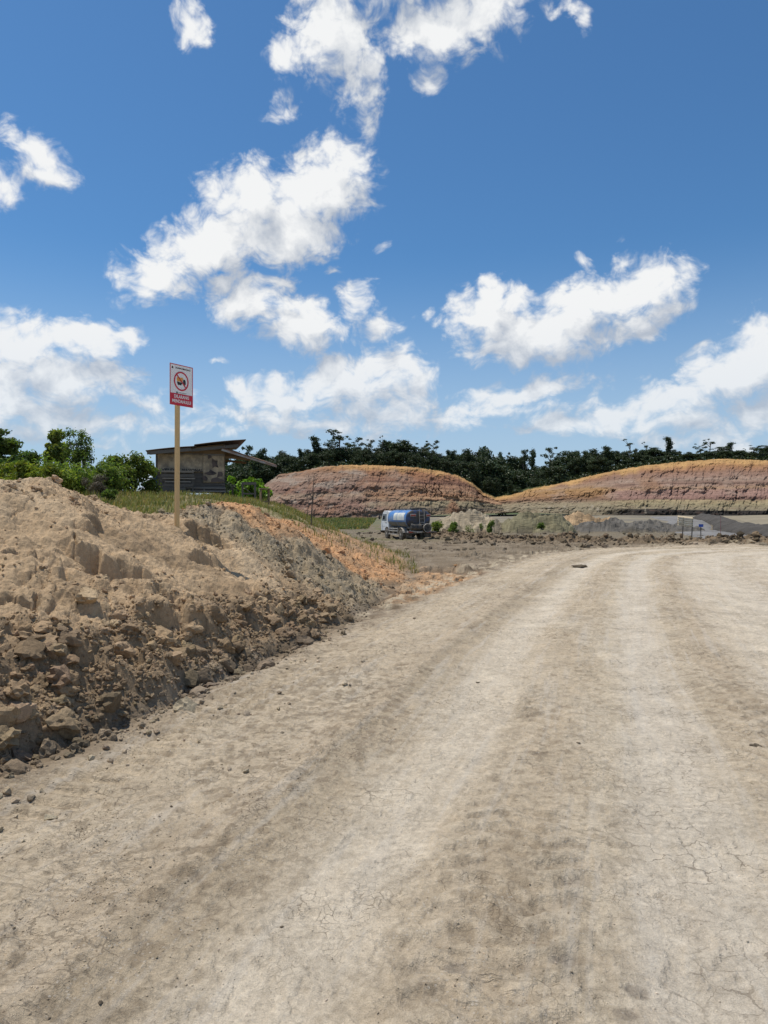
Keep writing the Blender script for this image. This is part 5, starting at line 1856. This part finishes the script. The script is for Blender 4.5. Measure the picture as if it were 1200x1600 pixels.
# dead saplings on the shoulder of the bank
for (px, Y, top, base_, lab, sd_, rad) in ((486, 23, 744, 828, 'bare dead sapling standing on the grassy shoulder, taller of the two', 1, .019), (479, 24.5, 775, 803, 'short thin dead stick beside the taller bare sapling', 2, .010)):
    x0 = GX(px, Y)
    z0 = hgt(x0, Y)
    H = EYE + (800 - top) / F_PX * Y - z0
    t = thing('dead_sapling', lab, 'sapling', (x0, Y, z0 - .05))
    rs = random.Random(sd_)
    m = MB()
    pts = [(.0, 0, 0), (.02, 0, H * .3), (.05, .02, H * .62), (.09, .02, H)]
    m.tube(pts, [rad * 1.1, rad, rad * .75, rad * .25], 6)
    m.build('trunk', DARKBARK, t, True)
    m = MB()
    for i in range(12 if sd_ == 1 else 4):
        f_ = .48 + .5 * rs.random()
        b0 = Vector((.02 + .07 * f_ * f_, .01, H * f_))
        a = rs.random() * 6.28
        L = .10 + .14 * rs.random()
        m.tube([b0, b0 + Vector((math.cos(a) * L * .5, math.sin(a) * L * .5, L * .55)), b0 + Vector((math.cos(a) * L * .8, math.sin(a) * L * .8, L * 1.2))], [.008, .006, .003], 4)
    m.build('twig', DARKBARK, t, True)

# =================================================================== things by the haul road
def far_post(px, top, base_, Y):
    x = GX(px, Y)
    return x, EYE + (800 - top) / F_PX * Y, EYE + (800 - base_) / F_PX * Y


Yb = 58
x0, zt_, zb_ = far_post(1068, 806, 833, Yb)
zg = float(base_ground(np.array([x0]), np.array([Yb * 1.]))[0])
t = thing('slatted_board', 'tilted board of pale wooden slats on posts beside the grey haul road', 'board', (x0, Yb, zg), R(-6))
k = Yb / F_PX
for i in range(5):
    MB().box((.0 + 2.5 * k, -.03 - .008 * (i % 2), zt_ - zg - k * (2.0 + 3.2 * i)), (23 * k, .03, 2.8 * k), Matrix.Rotation(R(7), 3, 'Y') @ Matrix.Rotation(R(-38), 3, 'X')).build('slat', PALEW, t)
for px in (-1, 13):
    MB().box((px * k, .02, (zt_ - zg) / 2 - .2), (.07, .07, zt_ - zg + .2), Matrix.Rotation(R(3), 3, 'Y')).build('post', WOOD, t)
MB().bar((-10 * k, .05, zt_ - zg - 14 * k), (-6 * k, .05, zt_ - zg + 1.5 * k), .05, .05).build('batten', WOODL, t)

x0, zt_, zb_ = far_post(1095, 820, 838, 56)
zg = float(base_ground(np.array([x0]), np.array([56.]))[0])
t = thing('blue_sign', 'small blue sign on a thin post by the grey haul road', 'sign', (x0, 56, zg), 0)
MB().box((0, 0, (zt_ - zg) / 2 - .15), (.05, .05, zt_ - zg + .3)).build('post', CHASSIS, t)
MB().box((0, -.04, zt_ - zg - .06), (.36, .02, .22)).build('plate', BLUEP, t)
x0, zt_, zb_ = far_post(1171, 836, 848, 44)
zg = hgt(x0, 44)
t = thing('white_post', 'short white marker post behind the earth berm at right', 'post', (x0, 44, zg), 0)
MB().lathe([(-.3, .035), (zt_ - zg - .02, .035), (zt_ - zg, .025)], (0, 0, 0), 'Z', 10).build('shaft', WHITEP, t, True)
MB().lathe([(zt_ - zg - .09, .0365), (zt_ - zg - .05, .0365)], (0, 0, 0), 'Z', 10).build('collar', SIGNR, t, True)
x0, zt_, zb_ = far_post(1126, 806, 842, 60)
zg = float(base_ground(np.array([x0]), np.array([60.]))[0])
t = thing('marker_pole', 'thin dark red marker pole standing in front of the tan pit bench', 'pole', (x0, 60, zg), 0)
MB().lathe([(-.3, .022), (zt_ - zg, .018)], (0, 0, 0), 'Z', 8).build('shaft', mat_plain('faded_red', (.28, .12, .11), .6), t, True)
MB().box((0, 0, zt_ - zg + .03), (.06, .06, .06)).build('cap', WOODL, t)

# =================================================================== the tanker truck
TX, TY = GX(634, 56.0), 56.0
TZ = hgt(TX, TY)
truck = thing('tanker_truck', 'dusty blue and white water tanker truck parked on the dirt lot', 'truck', (TX, TY, TZ), R(21.5))
TR = .41
# chassis
m = MB()
for sx in (-1, 1):
    m.box((sx * .36, .15, .72), (.09, 5.3, .18))
for y in (-2.3, -1.2, 0, 1.2, 2.4):
    m.box((0, y, .72), (.63, .10, .14))
m.build('chassis', CHASSIS, truck)
MB().lathe([(-.78, .07), (.78, .07)], (0, -1.25, TR), 'X', 10).lathe([(-.2, .18), (-.1, .24), (.1, .24), (.2, .18)], (0, -1.25, TR), 'X', 12).build('axle', CHASSIS, truck, True)
MB().lathe([(-.75, .05), (.75, .05)], (0, 1.85, TR), 'X', 8).build('axle', CHASSIS, truck, True)


def wheel(x, y, out):
    w_ = MB().lathe([(-.11, .25), (-.11, .36), (-.085, .40), (.085, .40), (.11, .36), (.11, .25)], (0, 0, 0), 'X', 22).build('wheel', TYRE, truck, True)
    w_.location = (x, y, TR - .01)
    MB().lathe([(out * .02, .25), (out * .085, .245), (out * .06, .19), (out * .115, .09), (out * .115, .03)], (0, 0, 0), 'X', 18).build('rim', RAIL, w_, True)
    m_ = MB()
    for k in range(22):
        a = 2 * math.pi * k / 22
        m_.box((0, .402 * math.cos(a), .402 * math.sin(a)), (.19, .05, .022), Matrix.Rotation(a - math.pi / 2, 3, 'X'))
    o_ = m_.build('tread', TYRE, w_)
    return w_


for sx in (-1, 1):
    wheel(sx * .80, 1.85, sx)
    wheel(sx * .87, -1.25, sx)
    wheel(sx * .62, -1.25, sx)
    fm = MB()
    arc = [(math.cos(a) * .52, math.sin(a) * .50) for a in np.linspace(R(15), R(165), 9)]
    for i in range(8):
        p, q = arc[i], arc[i + 1]
        fm.poly([(sx * .56, -1.25 + p[0], TR + p[1]), (sx * 1.0, -1.25 + p[0], TR + p[1]), (sx * 1.0, -1.25 + q[0], TR + q[1]), (sx * .56, -1.25 + q[0], TR + q[1]),
                 (sx * .56, -1.25 + p[0], TR + p[1] + .02), (sx * 1.0, -1.25 + p[0], TR + p[1] + .02), (sx * 1.0, -1.25 + q[0], TR + q[1] + .02), (sx * .56, -1.25 + q[0], TR + q[1] + .02)],
                [(0, 1, 2, 3), (4, 7, 6, 5), (0, 4, 5, 1), (3, 2, 6, 7), (0, 3, 7, 4), (1, 5, 6, 2)])
    fm.build('mudguard', RAIL if sx < 0 else CHASSIS, truck)
    g_ = MB()
    for z in (.40, .66, .84):
        g_.bar((sx * .95, -.65, z), (sx * .95, 1.2, z), .05, .07)
    for y in (-.55, .3, 1.1):
        g_.bar((sx * .93, y, .38), (sx * .93, y, .92), .05, .06, up=(0, 1, 0))
    g_.build('side_guard', RAIL, truck)


def tank_ring(rx, rz, y, zc, n=36):
    out_ = []
    for k in range(n):
        a = 2 * math.pi * k / n
        ca, sa = math.cos(a), math.sin(a)
        e = 2 / 2.7
        out_.append((rx * math.copysign(abs(ca) ** e, ca), y, zc + rz * math.copysign(abs(sa) ** e, sa)))
    return out_


def rings(sects, n=36, caps=(True, True)):
    m_ = MB()
    b = []
    for (rx, rz, y, zc) in sects:
        b.append(len(m_.v))
        m_.v += tank_ring(rx, rz, y, zc, n)
    for i in range(len(sects) - 1):
        for k in range(n):
            k2 = (k + 1) % n
            m_.f.append((b[i] + k, b[i] + k2, b[i + 1] + k2, b[i + 1] + k))
    if caps[0]:
        m_.f.append(tuple(b[0] + k for k in range(n)))
    if caps[1]:
        m_.f.append(tuple(b[-1] + k for k in range(n))[::-1])
    return m_


ZC, RXT, RZT = 1.60, 1.0, .70
tank = rings([(RXT, RZT, -2.35, ZC), (RXT, RZT, 1.32, ZC), (.93, .64, 1.40, ZC), (.6, .42, 1.45, ZC)], caps=(False, True)).build('tank', TANKB, truck, True)
rings([(.55, .38, -2.50, ZC), (.88, .60, -2.45, ZC), (.985, .685, -2.38, ZC), (RXT - .002, RZT - .002, -2.352, ZC)], caps=(True, False)).build('end_cap', TANKE, tank, True)
for y in (-2.30, -.55, 1.25):
    rings([(RXT + .012, RZT + .012, y - .03, ZC), (RXT + .012, RZT + .012, y + .03, ZC)], caps=(False, False)).build('band', TANKB, tank, True)


def tank_patch(y0, y1, a0, a1, off, n=10):
    """a sheet lying on the flank of the tank between two angles"""
    m_ = MB()
    e = 2 / 2.7
    rows = []
    for i in range(n + 1):
        a = R(a0 + (a1 - a0) * i / n)
        ca, sa = math.cos(a), math.sin(a)
        x = (RXT + off) * math.copysign(abs(ca) ** e, ca)
        z = ZC + (RZT + off) * math.copysign(abs(sa) ** e, sa)
        rows.append((x, z))
    b = len(m_.v)
    for (x, z) in rows:
        for y in (y0, y1):
            m_.v.append((x, y, z))
    for i in range(n):
        m_.f.append((2 * i, 2 * i + 1, 2 * i + 3, 2 * i + 2))
    return m_


tank_patch(-1.98, .15, 144, 184, .006).build('panel', CREAM, tank, True)
tank_patch(-1.98, .15, -4, 36, .006).build('panel', CREAM, tank, True)
tank_patch(-2.2, 1.2, 192, 232, .005).build('skirt', TANKG, tank, True)
tank_patch(-2.2, 1.2, -52, -12, .005).build('skirt', TANKG, tank, True)
m = MB()
for sx in (-1, 1):
    m.box((sx * .45, -.4, .87), (.10, 3.4, .12))
m.build('cradle', CHASSIS, truck)
# top walkway, hatches, box
m = MB()
for sx in (-1, 1):
    m.bar((sx * .42, -2.2, 2.36), (sx * .42, 1.15, 2.36), .05, .05)
    for y in (-2.1, -1, .2, 1.1):
        m.bar((sx * .42, y, 2.22), (sx * .42, y, 2.36), .04, .04, up=(0, 1, 0))
m.build('top_rail', CHASSIS, truck)
MB().box((0, -.45, 2.315), (.62, 2.9, .025)).build('walkway', RAIL, truck)
for y in (-1.2, .4):
    MB().lathe([(2.28, .24), (2.37, .24), (2.40, .18), (2.41, .04)], (0, y, 0), 'Z', 16).build('hatch', CHASSIS, truck, True)
MB().box((.15, -2.0, 2.395), (1.15, .55, .13), None, .02).build('hose_box', CHASSIS, truck)
MB().tube([(-.1, 1.0, 2.25), (-.1, 1.0, 2.52)], .03, 8).build('vent_pipe', CHASSIS, truck, True)
# ladder
for sx in (.02, .42):
    MB().bar((sx, -2.58, 1.22), (sx, -2.56, 2.36), .045, .045, up=(0, 1, 0)).build('ladder_stile', RAIL, truck)
for z in (1.35, 1.62, 1.88, 2.14):
    MB().bar((.0425, -2.575, z), (.3975, -2.575, z), .035, .035).build('ladder_rung', RAIL, truck)
MB().bar((-.05, -2.60, 1.20), (.95, -2.60, 1.20), .08, .06).build('step_bar', RAIL, truck)
for (x0, x1) in ((-.72, -.20), (.58, 1.02)):
    pl_ = MB().box(((x0 + x1) / 2 - .02, -2.53, 1.88), (x1 - x0 - .06, .06, .19), None, .01).build('light_housing', RAIL, truck)
    MB().box(((x0 + x1) / 2 - .02, -2.566, 1.88), (x1 - x0 - .12, .012, .11)).build('lamp', LAMP, pl_)
# pump deck, hose reel, beam
MB().box((0, -2.55, .62), (1.95, .16, .15), None, .01).build('bumper', RAIL, truck)
MB().box((0, -2.60, .93), (1.85, .5, .06)).build('pump_deck', CHASSIS, truck)
MB().lathe([(-.42, .18), (-.42, .25), (-.36, .27), (.36, .27), (.42, .25), (.42, .18)], (-.30, -2.58, 1.00), 'X', 18).build('pump_drum', CHASSIS, truck, True)
rl_ = MB().lathe([(-.28, .20), (-.28, .31), (-.22, .33), (.10, .33), (.16, .31), (.16, .20)], (.52, -2.66, .93), 'Y', 22).build('hose_reel', TYRE, truck, True)
MB().lathe([(-.30, .205), (-.24, .20), (-.23, .06), (-.27, .03)], (.52, -2.66, .93), 'Y', 18).build('hub', CHASSIS, rl_, True)
MB().tube([(.52 + .315 * math.cos(a * math.pi / 12), -2.95, .93 + .315 * math.sin(a * math.pi / 12)) for a in range(25)], .022, 6).build('flange', RAIL, rl_, True)
MB().bar((-.95, -2.45, .50), (1.45, -2.52, .62), .30, .05).build('spray_bar', CHASSIS, truck)
MB().tube([(-.75, -2.5, .75), (-.75, -2.75, .70), (-.3, -2.8, .66), (.2, -2.8, .66)], .035, 8).build('pipe', RAIL, truck, True)
for sx in (-1, 1):
    MB().box((sx * .80, -2.45, .40), (.5, .02, .38)).build('mud_flap', TYRE, truck)
    pl_ = MB().box((sx * .72, -2.645, .62), (.34, .03, .11)).build('tail_lamp', LAMP, truck)
MB().box((0, -2.645, .62), (.42, .012, .11)).build('number_plate', WHITEP, truck)
MB().box((-.62, .55, .62), (.45, .7, .34), None, .04).build('fuel_tank', CHASSIS, truck)
# cab
sec = [(1.52, .62), (1.50, 2.10), (1.62, 2.22), (2.55, 2.24), (2.78, 2.14), (3.12, 1.36), (3.18, 1.15), (3.18, .62), (2.32, .62), (2.22, .82), (2.0, .93), (1.72, .93), (1.54, .82)]
m = MB()
cw = .86
pts = []
for (x, ins) in ((-cw, .03), (-cw + .05, 0), (cw - .05, 0), (cw, .03)):
    for (y, z) in sec:
        cyk = 2.3
        pts.append((x * (1 if z < 1.4 else .965), y + (cyk - y) * ins, z + (1.4 - z) * ins))
n = len(sec)
fs = [tuple(range(n)), tuple(3 * n + i for i in range(n))[::-1]]
for r in range(3):
    for i in range(n):
        j = (i + 1) % n
        fs.append((r * n + i, r * n + j, (r + 1) * n + j, (r + 1) * n + i))
m.poly(pts, fs)
cab = m.build('cab', CABW, truck)
m = MB()
m.poly([(-.74, 2.835, 2.04), (.74, 2.835, 2.04), (.79, 3.10, 1.44), (-.79, 3.10, 1.44), (-.74, 2.80, 2.04), (.74, 2.80, 2.04), (.79, 3.06, 1.44), (-.79, 3.06, 1.44)], [(0, 1, 2, 3), (4, 7, 6, 5), (0, 4, 5, 1), (3, 2, 6, 7), (0, 3, 7, 4), (1, 5, 6, 2)])
m.build('windscreen', GLASS, cab)
for sx in (-1, 1):
    d_ = MB()
    wpts = [(1.86, 1.36), (1.86, 1.02), (2.02, .97), (2.30, .96), (3.02, .92), (3.05, 1.36), (2.80, 2.02), (1.90, 2.05)]
    k = len(wpts)
    d_.poly([(sx * (cw + .004 if z < 1.4 else cw * .965 + .006), y, z) for (y, z) in wpts] + [(sx * (cw - .03), y, z) for (y, z) in wpts], [tuple(range(k)), tuple(range(k, 2 * k))[::-1]] + [(i, (i + 1) % k, k + (i + 1) % k, k + i) for i in range(k)])
    dr = d_.build('door', CABW, truck)
    g_ = MB()
    gp = [(1.96, 1.42), (2.98, 1.40), (2.76, 1.96), (1.98, 1.98)]
    g_.poly([(sx * (cw * .965 + .016 if z > 1.5 else cw + .002), y, z) for (y, z) in gp] + [(sx * (cw - .03), y, z) for (y, z) in gp], [(0, 1, 2, 3), (7, 6, 5, 4), (0, 1, 5, 4), (1, 2, 6, 5), (2, 3, 7, 6), (3, 0, 4, 7)])
    g_.build('window', GLASS, dr)
    MB().box((sx * (cw + .012), 2.05, 1.28), (.02, .16, .04)).build('handle', CHASSIS, dr)
    mr = MB().tube([(sx * .86, 2.98, 1.55), (sx * 1.04, 3.05, 1.62), (sx * 1.04, 3.05, 1.80)], .015, 6).build('mirror_arm', CHASSIS, truck, True)
    MB().box((sx * 1.05, 3.04, 1.68), (.16, .05, .30), None, .02).build('mirror', CHASSIS, mr)
    MB().box((sx * .62, 3.19, .92), (.32, .03, .16), None, .01).build('headlight', WHITEP, truck)
MB().box((0, 3.20, .56), (1.74, .12, .22), None, .03).build('front_bumper', CHASSIS, truck)
MB().box((0, 3.195, 1.08), (1.0, .02, .14)).build('grille', CHASSIS, truck)
MB().box((-.98, 2.72, .60), (.12, .5, .04)).build('step', CHASSIS, truck)
MB().box((0, 1.49, 1.72), (.9, .02, .5)).build('rear_window', GLASS, cab)

# =================================================================== clods, crumbs and pebbles
def clod_shapes(n, seed):
    import bmesh
    rng = np.random.default_rng(seed)
    res = []
    for i in range(n):
        bmx = bmesh.new()
        bmesh.ops.create_icosphere(bmx, subdivisions=3 if i % 3 == 0 else 1, radius=1.0)
        co = np.array([v.co[:] for v in bmx.verts])
        fc = np.array([[v.index for v in f.verts] for f in bmx.faces])
        bmx.free()
        o = rng.random(3) * 50
        r = 1 + .55 * perlin(co[:, 0] * 1.4 + o[0] + co[:, 2], co[:, 1] * 1.4 + o[1], i) + .34 * perlin(co[:, 0] * 3 + o[2], co[:, 2] * 3 + co[:, 1] * 2, i + 9) + .22 * perlin(co[:, 0] * 6.5 + o[2], co[:, 2] * 6.5 + co[:, 1] * 5, i + 19)
        # a few flat broken faces
        for _ in range(5):
            d = rng.normal(size=3)
            d /= np.linalg.norm(d)
            k = rng.uniform(.55, .85)
            h = co @ d * r
            over = np.maximum(h - k, 0)
            r = r - over * .9 / np.maximum(np.abs(co @ d), .3)
        co = co * np.clip(r, .35, 1.6)[:, None] * np.array([1, rng.uniform(.7, 1), rng.uniform(.55, .9)])
        res.append((co, fc))
    return res


SHAPES = clod_shapes(24, 5)
SMALL = [s for s in SHAPES if len(s[0]) < 20]
BIGS = [s for s in SHAPES if len(s[0]) > 20]


def scatter(name, xs, ys, zs, sizes, cols, rng, sink=.25, mat=None, shapes=None):
    n = len(xs)
    which = rng.integers(0, 1000, n)
    V, F, Cc, base = [], [], [], 0
    for si in (range(len(shapes or SHAPES))):
        co, fc = (shapes or SHAPES)[si]
        idx = np.where(which % len(shapes or SHAPES) == si)[0]
        if not len(idx):
            continue
        q = rng.normal(size=(len(idx), 4))
        q /= np.linalg.norm(q, axis=1, keepdims=True)
        w_, x, y, z = q.T
        M = np.stack([1 - 2 * (y * y + z * z), 2 * (x * y - z * w_), 2 * (x * z + y * w_), 2 * (x * y + z * w_), 1 - 2 * (x * x + z * z), 2 * (y * z - x * w_), 2 * (x * z - y * w_), 2 * (y * z + x * w_), 1 - 2 * (x * x + y * y)], 1).reshape(-1, 3, 3)
        v = np.einsum('nij,vj->nvi', M, co) * sizes[idx][:, None, None]
        v[..., 2] *= .85
        v += np.stack([xs[idx], ys[idx], zs[idx] + sizes[idx] * (.5 - sink)], 1)[:, None, :]
        V.append(v.reshape(-1, 3))
        F.append((fc[None] + (np.arange(len(idx)) * len(co))[:, None, None] + base).reshape(-1, 3))
        Cc.append(np.repeat(cols[idx], len(co), axis=0))
        base += len(idx) * len(co)
    return link_mesh(name, np.concatenate(V), np.concatenate(F), mat or EARTH, smooth=False, attrs={'soil': np.concatenate(Cc)}, kind='stuff')


rc_ = np.random.default_rng(99)


def seed_points(n, r0, r1, a0, a1, power=1.0):
    th = np.radians(rc_.uniform(a0, a1, n))
    r = r0 * (r1 / r0) ** (rc_.random(n) ** power)
    x, y = r * np.sin(th), r * np.cos(th)
    z, c, k, zn = terrain(x, y, True)
    return x, y, z, c, zn, r


def spread(name, cand, prob, smin, smax, power, mat=None, shapes=None, dark=.0, sink=.25):
    x, y, z, c, zn, r = cand
    keep_ = rc_.random(len(x)) < prob
    x, y, z, c = x[keep_], y[keep_], z[keep_], c[keep_]
    n = len(x)
    sz = smin * (smax / smin) ** (rc_.random(n) ** power)
    c = c * (1 - dark + .5 * (rc_.random((n, 1)) - .5)) * (1 + .015 * rc_.normal(size=(n, 3)))
    print(name, n)
    return scatter(name, x, y, z, sz, np.clip(c, .03, .7), rc_, sink, mat, shapes)


# crumbly soil on the mounds and their foot
cd = seed_points(95000, 4.2, 24, -39, 6, .9)
zn = cd[4]
clump = sstep(-.15, .35, fbm(cd[0] * .8, cd[1] * .8, 4, 701))
pr = zn['mound'] * np.clip(zn['near'] * (.02 + .22 * clump) + (1 - zn['near']) * (.55 + .4 * clump) + 1.2 * zn['toe'], 0, 1.6)
spread('soil_crumbs', cd, pr * .48, .009, .042, 1.5, shapes=SMALL)
cd = seed_points(9000, 4.4, 20, -39, 4, .85)
zn = cd[4]
clump = sstep(.0, .4, fbm(cd[0] * .8, cd[1] * .8, 4, 701))
pr = zn['mound'] * np.clip(zn['near'] * .12 * clump + (1 - zn['near']) * .30 * (1 - .6 * zn['oran']) + .55 * zn['toe'] * sstep(-.1, .3, fbm(cd[0] * 1.3, cd[1] * 1.3, 2, 703)), 0, 1)
spread('soil_clods', cd, pr * .6, .035, .12, 2.2, shapes=BIGS, sink=.35)
cd = seed_points(8000, 4.5, 14, -39, 0, .85)
zn = cd[4]
blk = np.exp(-((zn['s'] - .36) / .33) ** 2) * (zn['fy'] < 12.5) * sstep(-.35, .2, fbm(cd[0] * .9, cd[1] * .9, 2, 711))
spread('soil_clods', cd, np.clip(blk * .42, 0, 1), .045, .15, 1.5, shapes=BIGS, sink=.5, dark=.0)
cd = seed_points(60000, 4.4, 15, -39, 2, .9)
zn = cd[4]
ft = np.exp(-((zn['s'] - .16) / .24) ** 2) * (zn['fy'] < 13.5)
spread('soil_crumbs', cd, np.clip(ft * .8, 0, 1), .007, .036, 1.7, shapes=SMALL, dark=.06)
# rolled clods and gravel at the foot of the mounds and over the lot
cd = seed_points(26000, 4.0, 60, -34, 28, .9)
zn = cd[4]
foot = np.exp(-(np.clip(-zn['s'], 0, 9) / .45)) * (zn['s'] < .1) * (cd[1] < 16)
pr = np.clip(foot * .35 + zn['lot'] * .25 * sstep(-.1, .4, fbm(cd[0] * .5, cd[1] * .5, 3, 705)) + zn['spill'] * .4, 0, 1)
spread('soil_crumbs', cd, pr, .008, .045, 2.0, dark=.05, shapes=SMALL)
cd = seed_points(20000, 30, 72, -8, 33, .8)
zn = cd[4]
pr = np.clip(zn['bw'] * .8 + zn['lot'] * .16 * sstep(.1, .5, fbm(cd[0] * .3, cd[1] * .3, 3, 707)), 0, 1)
spread('soil_clods', cd, pr, .05, .26, 2.0, dark=.1, sink=.35)
# pebbles and flakes loose on the road
cd = seed_points(130000, 2.0, 22, -31, 31, .85)
zn = cd[4]
pr = zn['road'] * np.clip(zn['loose'] * (.10 + .7 * sstep(.0, .5, fbm(cd[0] * 1.2, cd[1] * .9, 4, 709))) * np.where(zn['u'] < 1.7, 1.5, .2) + .02, 0, 1)
spread('gravel', cd, pr, .002, .0075, 2.2, mat=EARTH, shapes=SMALL, dark=.0, sink=.3)

# single lumps lying on the road
CLOD = [
    (905, 886, 24, 'flattened dark clump of soil lying far up the road near its left bend', .3), (903, 1163, 7, 'small dark stone in the middle of the road', .6), (1181, 1173, 15, 'dark flake of dry mud near the right edge of the road', .3),
    (440, 1445, 6, 'small dark lump on the pale wheel path near the camera', .6), (157, 1576, 8, 'dark stone at the lower left of the road', .7), (268, 1272, 5, 'small stone in the gravelly left part of the road', .7),
    (746, 1065, 6, 'dark pebble beside the pale curved wheel path', .5), (720, 905, 9, 'orange lump at the end of the spilled orange soil', .7), (712, 891, 7, 'orange clod on the lot beyond the spilled soil', .7), (190, 1128, 20, 'tan clod rolled out from the foot of the sandy mound', .8),
]
for i, (px, py, wpx, lab, fl) in enumerate(CLOD):
    Y = EYE * F_PX / (py - 800)
    x = (px - 600) / F_PX * Y
    r = wpx / F_PX * Y / 2
    co, fc = BIGS[i % len(BIGS)]
    v = co * np.array([r, r, r * fl])
    dark_ = np.array([[.13, .105, .075]]) if 'orange' not in lab and 'tan' not in lab else (np.array([[.42, .24, .12]]) if 'orange' in lab else np.array([[.33, .25, .16]]))
    o = link_mesh('soil_lump', v, fc, EARTH, attrs={'soil': np.repeat(dark_, len(v), 0)})
    o.location = (x, Y, hgt(x, Y) + r * fl * .35)
    tag(o, lab, 'clod', 'single lumps on the road')
